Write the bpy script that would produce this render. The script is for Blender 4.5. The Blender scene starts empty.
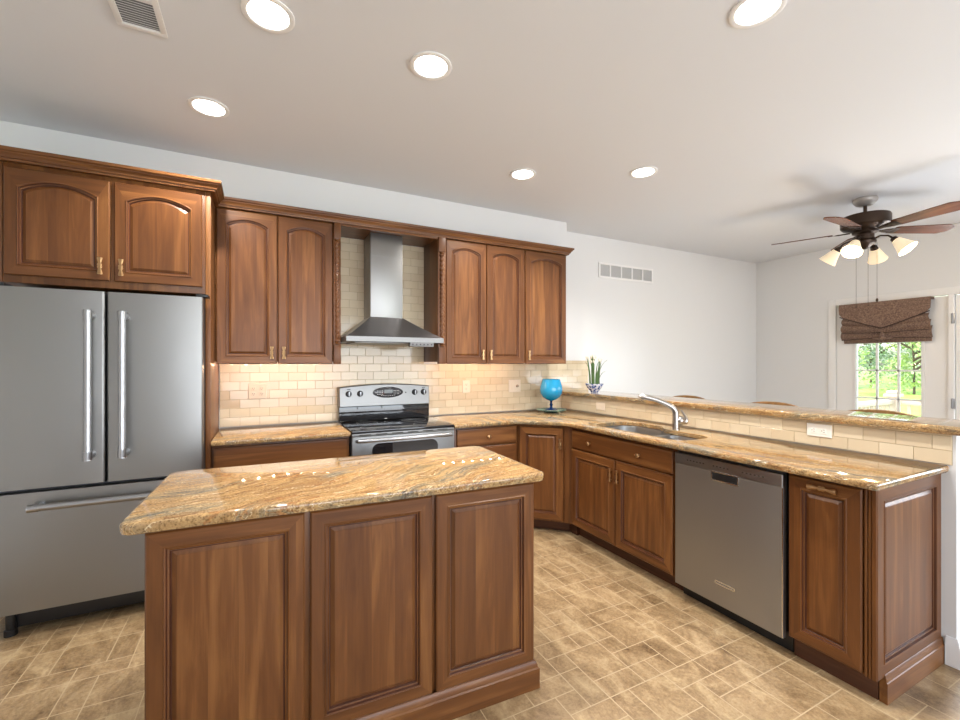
import bpy, bmesh, math, random
from mathutils import Vector, Matrix
random.seed(7)
PI = math.pi
S = bpy.context.scene
COL = S.collection

# ------------------------------------------------------------------ camera
cd = bpy.data.cameras.new('camera'); cam = bpy.data.objects.new('camera', cd); COL.objects.link(cam)
cam.location = (-2.815, -3.70, 1.382)
cam.rotation_euler = (PI/2, 0, -math.radians(26.76))
cd.sensor_width = 36; cd.lens = 436.27/960*36; cd.shift_y = 0.0034; cd.clip_start = 0.05; cd.clip_end = 400
S.camera = cam
# ------------------------------------------------------------------ world, sun, exposure
W = bpy.data.worlds.new('sky'); S.world = W; W.use_nodes = True
wn = W.node_tree.nodes; wl = W.node_tree.links
bg = wn['Background']
sk = wn.new('ShaderNodeTexSky'); sk.sky_type = 'NISHITA'; sk.sun_disc = False
sk.sun_elevation = math.radians(50); sk.sun_rotation = math.radians(300); sk.air_density = 1.0; sk.dust_density = 2.5
wl.new(sk.outputs[0], bg.inputs[0]); bg.inputs[1].default_value = 0.8
S.view_settings.view_transform = 'Standard'; S.view_settings.look = 'None'
S.view_settings.gamma = 1; S.view_settings.use_curve_mapping = False
S.view_settings.exposure = -0.22

def lamp(name, kind, loc, energy, color=(1, 1, 1), rot=(0, 0, 0), **kw):
    d = bpy.data.lights.new(name, kind); d.energy = energy; d.color = color
    for k, v in kw.items(): setattr(d, k, v)
    o = bpy.data.objects.new(name, d); COL.objects.link(o); o.location = loc; o.rotation_euler = rot
    return o
# sun from over the house, lights the lawn only
lamp('sun', 'SUN', (0, 0, 30), 8.0, (1, .96, .88), (math.radians(38), 0, math.radians(70)), angle=.01)
# fill lamps added outside the frame for daylight; the two windows are made up
DAY = (.90, .955, 1.04)
lamp('daylight_fill_rear', 'AREA', (-1.2, -6.62, 1.55), 225, DAY, (PI/2+.22, 0, 0), shape='RECTANGLE', size=4.4, size_y=1.9)
lamp('daylight_fill_right', 'AREA', (3.48, -4.75, 1.45), 135, DAY, (0, PI/2+.2, 0), shape='RECTANGLE', size=1.9, size_y=2.0)
lamp('daylight_right_door', 'AREA', (3.50, -2.43, 1.2), 80, DAY, (0, PI/2+.25, 0), shape='RECTANGLE', size=1.6, size_y=.6)

# ------------------------------------------------------------------ materials
def mat(name):
    m = bpy.data.materials.new(name); m.use_nodes = True
    return m, m.node_tree.nodes, m.node_tree.links, m.node_tree.nodes['Principled BSDF']
def simple(name, col, rough=.5, metal=0, spec=.5, emit=None, es=0, coat=0, trans=0, ior=1.45, sss=0):
    m, n, l, b = mat(name)
    b.inputs['Base Color'].default_value = (*col, 1); b.inputs['Roughness'].default_value = rough
    b.inputs['Metallic'].default_value = metal; b.inputs['Specular IOR Level'].default_value = spec
    b.inputs['Coat Weight'].default_value = coat; b.inputs['Transmission Weight'].default_value = trans
    b.inputs['IOR'].default_value = ior
    if emit: b.inputs['Emission Color'].default_value = (*emit, 1); b.inputs['Emission Strength'].default_value = es
    return m
def N(n, t, **kw):
    x = n.new(t)
    for k, v in kw.items(): setattr(x, k, v)
    return x
def ramp(n, stops):
    r = n.new('ShaderNodeValToRGB'); e = r.color_ramp.elements
    while len(e) > 1: e.remove(e[-1])
    e[0].position = stops[0][0]; e[0].color = (*stops[0][1], 1)
    for p, c in stops[1:]:
        k = e.new(p); k.color = (*c, 1)
    return r
def sr(r, g, b):
    f = lambda c: (c/255/12.92) if c/255 <= .04045 else ((c/255+.055)/1.055)**2.4
    return (f(r), f(g), f(b))
def paint(name, col, rough=.6):
    m, n, l, b = mat(name)
    tc = N(n, 'ShaderNodeTexCoord'); ns = N(n, 'ShaderNodeTexNoise'); ns.inputs['Scale'].default_value = 180; ns.inputs['Detail'].default_value = 2
    bp = N(n, 'ShaderNodeBump'); bp.inputs['Strength'].default_value = .03
    l.new(tc.outputs['Object'], ns.inputs['Vector']); l.new(ns.outputs['Fac'], bp.inputs['Height']); l.new(bp.outputs[0], b.inputs['Normal'])
    b.inputs['Base Color'].default_value = (*col, 1); b.inputs['Roughness'].default_value = rough
    return m
def wood(name, grain, c0, c1, c2, rough=.38, board=.085, coat=.08):
    # grain: axis index the grain runs along
    m, n, l, b = mat(name)
    tc = N(n, 'ShaderNodeTexCoord'); oi = N(n, 'ShaderNodeObjectInfo')
    add = N(n, 'ShaderNodeVectorMath', operation='ADD'); sc = N(n, 'ShaderNodeVectorMath', operation='SCALE')
    cmb = N(n, 'ShaderNodeCombineXYZ')
    l.new(oi.outputs['Random'], cmb.inputs[0]); l.new(oi.outputs['Random'], cmb.inputs[1]); l.new(oi.outputs['Random'], cmb.inputs[2])
    l.new(cmb.outputs[0], sc.inputs[0]); sc.inputs['Scale'].default_value = 13.7
    l.new(tc.outputs['Object'], add.inputs[0]); l.new(sc.outputs[0], add.inputs[1])
    # board index across the grain
    sep = N(n, 'ShaderNodeSeparateXYZ'); l.new(add.outputs[0], sep.inputs[0])
    across = 0 if grain != 0 else 2
    dv = N(n, 'ShaderNodeMath', operation='DIVIDE'); dv.inputs[1].default_value = board; l.new(sep.outputs[across], dv.inputs[0])
    fl = N(n, 'ShaderNodeMath', operation='FLOOR'); l.new(dv.outputs[0], fl.inputs[0])
    wn_ = N(n, 'ShaderNodeTexWhiteNoise', noise_dimensions='1D'); l.new(fl.outputs[0], wn_.inputs['W'])
    off = N(n, 'ShaderNodeVectorMath', operation='SCALE'); l.new(wn_.outputs['Color'], off.inputs[0]); off.inputs['Scale'].default_value = 3
    ad2 = N(n, 'ShaderNodeVectorMath', operation='ADD'); l.new(add.outputs[0], ad2.inputs[0]); l.new(off.outputs[0], ad2.inputs[1])
    mp = N(n, 'ShaderNodeMapping'); s = [9, 9, 9]; s[grain] = .9; mp.inputs['Scale'].default_value = s; l.new(ad2.outputs[0], mp.inputs[0])
    n1 = N(n, 'ShaderNodeTexNoise'); n1.inputs['Scale'].default_value = 1.6; n1.inputs['Detail'].default_value = 6; n1.inputs['Distortion'].default_value = 1.2
    l.new(mp.outputs[0], n1.inputs['Vector'])
    mp2 = N(n, 'ShaderNodeMapping'); s = [160, 160, 160]; s[grain] = 5; mp2.inputs['Scale'].default_value = s; l.new(add.outputs[0], mp2.inputs[0])
    n2 = N(n, 'ShaderNodeTexNoise'); n2.inputs['Scale'].default_value = 1; n2.inputs['Detail'].default_value = 3; l.new(mp2.outputs[0], n2.inputs['Vector'])
    # combine
    a = N(n, 'ShaderNodeMath', operation='MULTIPLY_ADD'); l.new(n2.outputs['Fac'], a.inputs[0]); a.inputs[1].default_value = .22; l.new(n1.outputs['Fac'], a.inputs[2])
    c = N(n, 'ShaderNodeMath', operation='MULTIPLY_ADD'); l.new(wn_.outputs['Value'], c.inputs[0]); c.inputs[1].default_value = .20; l.new(a.outputs[0], c.inputs[2])
    r = ramp(n, [(.34, c0), (.72, c1), (1.0, c2)]); l.new(c.outputs[0], r.inputs[0])
    l.new(r.outputs[0], b.inputs['Base Color'])
    b.inputs['Roughness'].default_value = rough; b.inputs['Specular IOR Level'].default_value = .32; b.inputs['Coat Weight'].default_value = coat; b.inputs['Coat Roughness'].default_value = .22
    bp = N(n, 'ShaderNodeBump'); bp.inputs['Strength'].default_value = .04; l.new(n2.outputs['Fac'], bp.inputs['Height']); l.new(bp.outputs[0], b.inputs['Normal'])
    return m
C0, C1, C2 = sr(74, 42, 18), sr(101, 61, 29), sr(129, 85, 45)
WV = wood('cherry wood upright grain', 2, C0, C1, C2)
WH = wood('cherry wood level grain', 0, C0, C1, C2)
WD = wood('dark cherry groove', 2, sr(56, 30, 18), sr(74, 40, 24), sr(92, 52, 32))  # darker wood on the groove faces around each door panel
WT = wood('dark cherry toe kick', 0, sr(60, 34, 22), sr(78, 46, 30), sr(96, 60, 40))
STOOLW = wood('golden oak stool wood', 0, sr(100, 72, 40), sr(136, 100, 60), sr(166, 126, 80))
BLADE = wood('walnut fan blade', 0, sr(74, 44, 34), sr(104, 64, 48), sr(130, 84, 62), rough=.25)

def granite(name, rot=.35, seed=0.0):
    m, n, l, b = mat(name)
    tc = N(n, 'ShaderNodeTexCoord'); mp = N(n, 'ShaderNodeMapping'); mp.inputs['Rotation'].default_value = (0, 0, rot); mp.inputs['Location'].default_value = (seed, seed*.7, 0)
    l.new(tc.outputs['Object'], mp.inputs[0])
    def noise(src, scale, detail, rough, sc=(1, 1, 1), loc=(0, 0, 0)):
        q = N(n, 'ShaderNodeMapping'); q.inputs['Scale'].default_value = sc; q.inputs['Location'].default_value = loc; l.new(src, q.inputs[0])
        k = N(n, 'ShaderNodeTexNoise'); k.inputs['Scale'].default_value = scale; k.inputs['Detail'].default_value = detail; k.inputs['Roughness'].default_value = rough; l.new(q.outputs[0], k.inputs['Vector']); return k
    def mix(fac, a, c, blend='MIX'):
        x = N(n, 'ShaderNodeMix', data_type='RGBA', blend_type=blend)
        if isinstance(fac, float): x.inputs[0].default_value = fac
        else: l.new(fac, x.inputs[0])
        l.new(a, x.inputs[6])
        if isinstance(c, tuple): x.inputs[7].default_value = (*c, 1)
        else: l.new(c, x.inputs[7])
        return x.outputs[2]
    def rmp(src, stops): r = ramp(n, stops); l.new(src, r.inputs[0]); return r.outputs[0]
    nw = noise(mp.outputs[0], 2.0, 2, .5)
    sb = N(n, 'ShaderNodeVectorMath', operation='SUBTRACT'); sb.inputs[1].default_value = (.5, .5, .5); l.new(nw.outputs['Color'], sb.inputs[0])
    sc = N(n, 'ShaderNodeVectorMath', operation='SCALE'); sc.inputs['Scale'].default_value = .34; l.new(sb.outputs[0], sc.inputs[0])
    ad = N(n, 'ShaderNodeVectorMath', operation='ADD'); l.new(mp.outputs[0], ad.inputs[0]); l.new(sc.outputs[0], ad.inputs[1]); w = ad.outputs[0]
    K = (0, 0, 0); O = (1, 1, 1)
    base = rmp(noise(w, 1.5, 5, .55, (.9, 5.5, 4)).outputs['Fac'], [(.32, sr(108, 102, 90)), (.42, sr(134, 118, 92)), (.50, sr(166, 134, 92)), (.58, sr(150, 116, 76)), (.68, sr(128, 118, 100))])
    c = mix(rmp(noise(w, 2.6, 4, .6, (.8, 9, 6), (5, 2, 0)).outputs['Fac'], [(.46, K), (.495, (.85, .85, .85)), (.53, K)]), base, sr(190, 154, 104))
    c = mix(rmp(noise(w, 2.2, 5, .6, (1.0, 8, 6), (1, 7, 0)).outputs['Fac'], [(.41, K), (.43, (.8, .8, .8)), (.45, K)]), c, sr(104, 74, 52))
    c = mix(rmp(noise(w, 1.6, 4, .6, (.8, 6, 6), (9, 3, 0)).outputs['Fac'], [(.56, K), (.575, (.7, .7, .7)), (.592, K)]), c, sr(150, 94, 50))
    c = mix(rmp(noise(w, 3.4, 3, .5, (.6, 9, 6), (4, 11, 0)).outputs['Fac'], [(.492, K), (.50, (.9, .9, .9)), (.508, K)]), c, sr(226, 206, 168))
    sp = rmp(noise(tc.outputs['Object'], 150, 3, .6).outputs['Fac'], [(.36, (.36, .32, .30)), (.47, (.86, .84, .80)), (.55, O), (.68, (1.12, 1.12, 1.14))])
    c = mix(.8, c, sp, 'MULTIPLY')
    l.new(c, b.inputs['Base Color'])
    b.inputs['Roughness'].default_value = .045; b.inputs['Specular IOR Level'].default_value = .5
    return m
GR = granite('golden brown veined granite', rot=-.42)
GR2 = granite('golden brown veined granite peninsula', rot=1.35, seed=4.3)

def steel(name, col=(.50, .50, .51), rough=.3, horiz=False):
    m, n, l, b = mat(name)
    b.inputs['Base Color'].default_value = (*col, 1); b.inputs['Metallic'].default_value = 1
    tc = N(n, 'ShaderNodeTexCoord'); mp = N(n, 'ShaderNodeMapping'); mp.inputs['Scale'].default_value = (4, 4, 900) if horiz else (900, 900, 4)
    ns = N(n, 'ShaderNodeTexNoise'); ns.inputs['Scale'].default_value = 1; l.new(tc.outputs['Object'], mp.inputs[0]); l.new(mp.outputs[0], ns.inputs['Vector'])
    mr = N(n, 'ShaderNodeMapRange'); mr.inputs[3].default_value = rough-.05; mr.inputs[4].default_value = rough+.07; l.new(ns.outputs['Fac'], mr.inputs[0]); l.new(mr.outputs[0], b.inputs['Roughness'])
    # very gentle sheet waviness
    n2 = N(n, 'ShaderNodeTexNoise'); n2.inputs['Scale'].default_value = 3; l.new(tc.outputs['Object'], n2.inputs['Vector'])
    bp = N(n, 'ShaderNodeBump'); bp.inputs['Strength'].default_value = .06; bp.inputs['Distance'].default_value = .05; l.new(n2.outputs['Fac'], bp.inputs['Height']); l.new(bp.outputs[0], b.inputs['Normal'])
    return m
ST = steel('brushed stainless steel', (.275, .27, .262), .36)
STH = steel('brushed stainless steel level', (.27, .268, .262), .42, True)
STDW = steel('matte brushed stainless steel', (.34, .34, .34), .44)
STB = simple('satin stainless handle', (.38, .38, .39), .30, 1)
STD = steel('dark brushed steel hood skirt', (.30, .30, .31), .33)
CHR = simple('bright steel trim', (.70, .70, .70), .2, 1)
NICK = simple('satin nickel', (.44, .41, .38), .30, 1)
BRZ = simple('antique brass', sr(180, 144, 104), .28, 1)
BLK = simple('black plastic', (.012, .012, .013), .35)
BLKG = simple('black ceramic glass', (.015, .015, .017), .04, spec=.8)
DGR = simple('dark grey enamel', (.06, .06, .065), .4)
WHT = paint('white wall paint', sr(220, 220, 219))
CEIL = paint('white ceiling paint', sr(220, 222, 225), .8)
TRIM = simple('white trim paint', sr(232, 231, 229), .35)
PLW = simple('white plastic', sr(236, 232, 222), .35)
PLB = simple('cream plastic', sr(230, 216, 196), .35)
SLOT = simple('dark slot', (.03, .025, .02), .6)
GROUT = simple('beige grout', sr(172, 152, 122), .8)
VENTG = simple('grille grey', sr(186, 186, 185), .5)
CANW = simple('white lamp baffle', sr(235, 235, 233), .5)
LENS = simple('lit lamp lens', (1, 1, 1), .5, emit=(1, .97, .92), es=14)
LEDM = simple('lit warm led', (1, .8, .5), .5, emit=(1, .78, .48), es=22)
BRONZE = simple('oil rubbed bronze', sr(66, 52, 42), .38, .7)
PEWT = simple('brushed canopy metal', sr(176, 170, 164), .4, .4)
SHADE = simple('lit frosted glass shade', sr(240, 222, 188), .35, emit=(1, .82, .56), es=.55)
BULB = simple('lit bulb', (1, 1, 1), .5, emit=(1, .9, .7), es=2)

def attr_tile(name, c0, c1, rough, noise_amp, nscale, bump, spec=.5):
    m, n, l, b = mat(name)
    at = N(n, 'ShaderNodeAttribute'); at.attribute_name = 'tone'
    tc = N(n, 'ShaderNodeTexCoord'); ns = N(n, 'ShaderNodeTexNoise'); ns.inputs['Scale'].default_value = nscale; ns.inputs['Detail'].default_value = 6; ns.inputs['Roughness'].default_value = .7
    l.new(tc.outputs['Object'], ns.inputs['Vector'])
    a = N(n, 'ShaderNodeMath', operation='MULTIPLY_ADD'); l.new(ns.outputs['Fac'], a.inputs[0]); a.inputs[1].default_value = noise_amp; l.new(at.outputs['Fac'], a.inputs[2])
    r = ramp(n, [(noise_amp*.3, c0), (1+noise_amp*.6, c1)]) if noise_amp*.6 < 0 else ramp(n, [(.15, c0), (1.0, c1)])
    l.new(a.outputs[0], r.inputs[0]); l.new(r.outputs[0], b.inputs['Base Color'])
    b.inputs['Roughness'].default_value = rough; b.inputs['Specular IOR Level'].default_value = spec
    bp = N(n, 'ShaderNodeBump'); bp.inputs['Strength'].default_value = bump; bp.inputs['Distance'].default_value = .01; l.new(ns.outputs['Fac'], bp.inputs['Height']); l.new(bp.outputs[0], b.inputs['Normal'])
    return m
SUB = attr_tile('glazed cream subway tile', sr(208, 190, 160), sr(218, 203, 175), .07, .3, 14, .06, .5)

def floor_mat():
    m, n, l, b = mat('mottled stone look tile')
    at = N(n, 'ShaderNodeAttribute'); at.attribute_name = 'tone'
    tc = N(n, 'ShaderNodeTexCoord')
    mp = N(n, 'ShaderNodeMapping'); mp.inputs['Scale'].default_value = (1, .6, 1); mp.inputs['Rotation'].default_value = (0, 0, .5); l.new(tc.outputs['Object'], mp.inputs[0])
    n1 = N(n, 'ShaderNodeTexNoise'); n1.inputs['Scale'].default_value = 9; n1.inputs['Detail'].default_value = 8; n1.inputs['Roughness'].default_value = .68; n1.inputs['Distortion'].default_value = .6; l.new(mp.outputs[0], n1.inputs['Vector'])
    n2 = N(n, 'ShaderNodeTexNoise'); n2.inputs['Scale'].default_value = 75; n2.inputs['Detail'].default_value = 5; n2.inputs['Roughness'].default_value = .7; l.new(tc.outputs['Object'], n2.inputs['Vector'])
    a = N(n, 'ShaderNodeMath', operation='MULTIPLY_ADD'); l.new(n2.outputs['Fac'], a.inputs[0]); a.inputs[1].default_value = .42; l.new(n1.outputs['Fac'], a.inputs[2])
    c = N(n, 'ShaderNodeMath', operation='MULTIPLY_ADD'); l.new(at.outputs['Fac'], c.inputs[0]); c.inputs[1].default_value = .07; l.new(a.outputs[0], c.inputs[2])
    r = ramp(n, [(.50, sr(96, 73, 48)), (.62, sr(130, 105, 74)), (.78, sr(157, 131, 96)), (.95, sr(182, 158, 120))]); l.new(c.outputs[0], r.inputs[0])
    l.new(r.outputs[0], b.inputs['Base Color']); b.inputs['Roughness'].default_value = .36
    bp = N(n, 'ShaderNodeBump'); bp.inputs['Strength'].default_value = .25; bp.inputs['Distance'].default_value = .006; l.new(a.outputs[0], bp.inputs['Height']); l.new(bp.outputs[0], b.inputs['Normal'])
    return m
FLM = floor_mat(); FLG = simple('pale sand grout line', sr(184, 162, 128), .6)

def glass_mat(name, tint=(1, 1, 1)):
    m, n, l, b = mat(name)
    out = n['Material Output']; tr = N(n, 'ShaderNodeBsdfTransparent'); gl = N(n, 'ShaderNodeBsdfGlossy'); gl.inputs['Roughness'].default_value = .02
    tr.inputs[0].default_value = (*tint, 1); fr = N(n, 'ShaderNodeFresnel'); fr.inputs[0].default_value = 1.35
    mx = N(n, 'ShaderNodeMixShader'); l.new(fr.outputs[0], mx.inputs[0]); l.new(tr.outputs[0], mx.inputs[1]); l.new(gl.outputs[0], mx.inputs[2]); l.new(mx.outputs[0], out.inputs[0])
    return m
GLS = glass_mat('window glass')
BLUE = simple('turquoise blown glass', sr(26, 152, 200), .08, trans=.2, coat=.5)
BLUED = simple('dark cobalt glass', sr(6, 50, 100), .08, trans=.3)
TRAYG = simple('clear green edged glass', sr(150, 190, 180), .04, trans=.8)

def leafmat(name, c0, c1, rough=.5):
    m, n, l, b = mat(name)
    tc = N(n, 'ShaderNodeTexCoord'); ns = N(n, 'ShaderNodeTexNoise'); ns.inputs['Scale'].default_value = 1.3; ns.inputs['Detail'].default_value = 5; l.new(tc.outputs['Object'], ns.inputs['Vector'])
    r = ramp(n, [(.35, c0), (.65, c1)]); l.new(ns.outputs['Fac'], r.inputs[0]); l.new(r.outputs[0], b.inputs['Base Color']); b.inputs['Roughness'].default_value = rough
    return m
GRASS = leafmat('sunlit lawn grass', sr(120, 160, 50), sr(168, 196, 84))
LEAF1 = leafmat('fresh green leaves', sr(140, 168, 96), sr(196, 212, 150))
LEAF2 = leafmat('dusky green leaves', sr(112, 140, 108), sr(164, 182, 152))
BARK = simple('grey bark', sr(90, 78, 66), .9)
DECK = simple('weathered vinyl railing', sr(214, 200, 180), .5)
DECKF = simple('weathered deck boards', sr(150, 135, 118), .7)

def fabric():
    m, n, l, b = mat('brown tweed fabric')
    tc = N(n, 'ShaderNodeTexCoord'); ns = N(n, 'ShaderNodeTexNoise'); ns.inputs['Scale'].default_value = 90; ns.inputs['Detail'].default_value = 3; l.new(tc.outputs['Object'], ns.inputs['Vector'])
    r = ramp(n, [(.35, sr(92, 72, 62)), (.55, sr(122, 98, 84)), (.7, sr(146, 122, 104))]); l.new(ns.outputs['Fac'], r.inputs[0]); l.new(r.outputs[0], b.inputs['Base Color'])
    b.inputs['Roughness'].default_value = .9
    return m
FAB = fabric()
def china():
    m, n, l, b = mat('blue and white china')
    tc = N(n, 'ShaderNodeTexCoord'); vo = N(n, 'ShaderNodeTexVoronoi'); vo.inputs['Scale'].default_value = 42; l.new(tc.outputs['Object'], vo.inputs['Vector'])
    r = ramp(n, [(.25, sr(40, 66, 130)), (.45, sr(120, 140, 190)), (.6, sr(220, 224, 234))]); l.new(vo.outputs['Distance'], r.inputs[0]); l.new(r.outputs[0], b.inputs['Base Color']); b.inputs['Roughness'].default_value = .12
    return m
CHINA = china()

# ------------------------------------------------------------------ mesh helpers
class MB:
    def __init__(s): s.v = []; s.f = []; s.m = []; s.t = []
    def add(s, verts, faces, mi=0, tone=0.5, M=None):
        o = len(s.v)
        for p in verts:
            p = Vector(p)
            s.v.append(tuple(M @ p) if M is not None else tuple(p))
        for i, f in enumerate(faces):
            s.f.append(tuple(o+k for k in f)); s.m.append(mi[i] if isinstance(mi, (list, tuple)) else mi); s.t.append(tone)
        return s
    def box(s, x0, y0, z0, x1, y1, z1, b=0, mi=0, M=None, tone=.5):
        x0, x1 = min(x0, x1), max(x0, x1); y0, y1 = min(y0, y1), max(y0, y1); z0, z1 = min(z0, z1), max(z0, z1)
        if b <= 0:
            V = [(x0, y0, z0), (x1, y0, z0), (x1, y1, z0), (x0, y1, z0), (x0, y0, z1), (x1, y0, z1), (x1, y1, z1), (x0, y1, z1)]
            F = [(0, 3, 2, 1), (4, 5, 6, 7), (0, 1, 5, 4), (1, 2, 6, 5), (2, 3, 7, 6), (3, 0, 4, 7)]
            return s.add(V, F, mi, tone, M)
        bm = bmesh.new(); bmesh.ops.create_cube(bm, size=1)
        for v in bm.verts: v.co = Vector(((x0+x1)/2+v.co.x*(x1-x0), (y0+y1)/2+v.co.y*(y1-y0), (z0+z1)/2+v.co.z*(z1-z0)))
        bmesh.ops.bevel(bm, geom=bm.edges[:], offset=b, segments=2, profile=.6, affect='EDGES')
        return s.bm(bm, mi, M, tone)
    def bm(s, bm, mi=0, M=None, tone=.5):
        bm.verts.index_update()
        s.add([v.co.copy() for v in bm.verts], [[v.index for v in f.verts] for f in bm.faces], mi, tone, M); bm.free(); return s
    def tube(s, pts, r, seg=10, mi=0, M=None, cap=True):
        pts = [Vector(p) for p in pts]; R = r if isinstance(r, (list, tuple)) else [r]*len(pts)
        V = []; F = []; n = len(pts); up = Vector((0, 0, 1))
        t0 = (pts[1]-pts[0]).normalized()
        if abs(t0.dot(up)) > .95: up = Vector((1, 0, 0))
        a = t0.cross(up).normalized()
        for i, p in enumerate(pts):
            t = (pts[min(i+1, n-1)]-pts[max(i-1, 0)]).normalized()
            a = (a-t*a.dot(t)).normalized(); c = t.cross(a)
            for k in range(seg):
                th = 2*PI*k/seg; V.append(p+(a*math.cos(th)+c*math.sin(th))*R[i])
        for i in range(n-1):
            for k in range(seg):
                F.append((i*seg+k, i*seg+(k+1) % seg, (i+1)*seg+(k+1) % seg, (i+1)*seg+k))
        if cap: F.append(tuple(range(seg-1, -1, -1))); F.append(tuple((n-1)*seg+k for k in range(seg)))
        return s.add(V, F, mi, .5, M)
    def lathe(s, prof, c=(0, 0, 0), seg=28, mi=0, M=None, cap0=True, cap1=True, flute=0, fn=0):
        V = []; F = []; n = len(prof)
        for r, z in prof:
            for k in range(seg):
                th = 2*PI*k/seg; rr = r*(1+flute*math.cos(fn*th)) if flute else r
                V.append((c[0]+rr*math.cos(th), c[1]+rr*math.sin(th), c[2]+z))
        for i in range(n-1):
            for k in range(seg):
                F.append((i*seg+k, i*seg+(k+1) % seg, (i+1)*seg+(k+1) % seg, (i+1)*seg+k))
        if cap0: F.append(tuple(range(seg-1, -1, -1)))
        if cap1: F.append(tuple((n-1)*seg+k for k in range(seg)))
        return s.add(V, F, mi, .5, M)
    def loops(s, L, cap0=False, cap1=True, mi=0, M=None, closed=True):
        # L: list of loops of 3D points, same count; mi int or list of lists per ring
        V = [p for lp in L for p in lp]; n = len(L[0]); F = []; mm = []
        for i in range(len(L)-1):
            for k in range(n if closed else n-1):
                F.append((i*n+k, i*n+(k+1) % n, (i+1)*n+(k+1) % n, (i+1)*n+k))
                mm.append(mi[i][k] if isinstance(mi, list) else mi)
        last = mi[-1] if isinstance(mi, list) and not isinstance(mi[-1], list) else (0 if isinstance(mi, list) else mi)
        if cap0: F.append(tuple(range(n-1, -1, -1))); mm.append(last)
        if cap1: F.append(tuple((len(L)-1)*n+k for k in range(n))); mm.append(last)
        return s.add(V, F, mm, .5, M)
    def build(s, name, mats, parent=None, smooth=True, ang=35, fixn=False, tone=False):
        me = bpy.data.meshes.new(name); me.from_pydata(s.v, [], s.f)
        if not isinstance(mats, (list, tuple)): mats = [mats]
        for m in mats: me.materials.append(m)
        me.polygons.foreach_set('material_index', s.m)
        if tone:
            at = me.attributes.new('tone', 'FLOAT', 'FACE'); at.data.foreach_set('value', s.t)
        if fixn:
            bm = bmesh.new(); bm.from_mesh(me); bmesh.ops.recalc_face_normals(bm, faces=bm.faces[:]); bm.to_mesh(me); bm.free()
        if smooth:
            me.polygons.foreach_set('use_smooth', [True]*len(me.polygons)); me.set_sharp_from_angle(angle=math.radians(ang))
        me.update()
        o = bpy.data.objects.new(name, me); COL.objects.link(o)
        if parent is not None: o.parent = parent
        return o
def tag(o, label, cat, group=None, kind=None):
    if label: o['label'] = label
    if cat: o['category'] = cat
    if group: o['group'] = group
    if kind: o['kind'] = kind
    return o
def thing(name, label, cat, loc=(0, 0, 0), rz=0, group=None):
    o = bpy.data.objects.new(name, None); COL.objects.link(o); o.location = loc; o.rotation_euler = (0, 0, rz); o.empty_display_size = .1
    return tag(o, label, cat, group)
def struct(name, mb, m, parent=None, **kw):
    o = mb.build(name, m, parent, **kw)
    if parent is None: o['kind'] = 'structure'
    return o
def tree_copy(o, parent=None):
    c = o.copy(); COL.objects.link(c); c.parent = parent
    for ch in list(o.children): tree_copy(ch, c)
    return c
def fillet(pts, seg=6):
    # pts (x,y,r) -> rounded outline
    out = []; n = len(pts)
    for i in range(n):
        p = Vector(pts[i][:2]); r = pts[i][2]
        if r <= 0: out.append(p); continue
        a = (Vector(pts[i-1][:2])-p).normalized(); b = (Vector(pts[(i+1) % n][:2])-p).normalized()
        ang = a.angle(b); d = r/math.tan(ang/2); p0 = p+a*d; p1 = p+b*d
        c = p+(a+b).normalized()*(r/math.sin(ang/2))
        v0 = p0-c; v1 = p1-c; tot = v0.angle_signed(v1)
        for k in range(seg+1):
            th = -tot*k/seg; out.append(c+Vector((v0.x*math.cos(th)-v0.y*math.sin(th), v0.x*math.sin(th)+v0.y*math.cos(th))))
    return out
def area2(P): return sum(P[i-1].x*P[i].y-P[i].x*P[i-1].y for i in range(len(P)))
def inset(P, d):
    # P ccw; positive d moves inward
    n = len(P); out = []
    for i in range(n):
        a = (P[i]-P[i-1]); b = (P[(i+1) % n]-P[i])
        if a.length < 1e-7: a = b
        if b.length < 1e-7: b = a
        a = a.normalized(); b = b.normalized()
        na = Vector((-a.y, a.x)); nb = Vector((-b.y, b.x)); m = (na+nb)
        if m.length < 1e-6: m = na
        m.normalize(); k = m.dot(na); out.append(P[i]+m*(d/max(k, .3)))
    return out
EDGE = [(.012, 0), (.005, -.002), (.001, -.007), (0, -.014), (.001, -.024), (.004, -.031), (.004, -.034), (.010, -.038)]
EDGE2 = [(.008, 0), (.003, -.002), (.0005, -.006), (0, -.012), (.001, -.022), (.003, -.027), (.006, -.030)]
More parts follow.
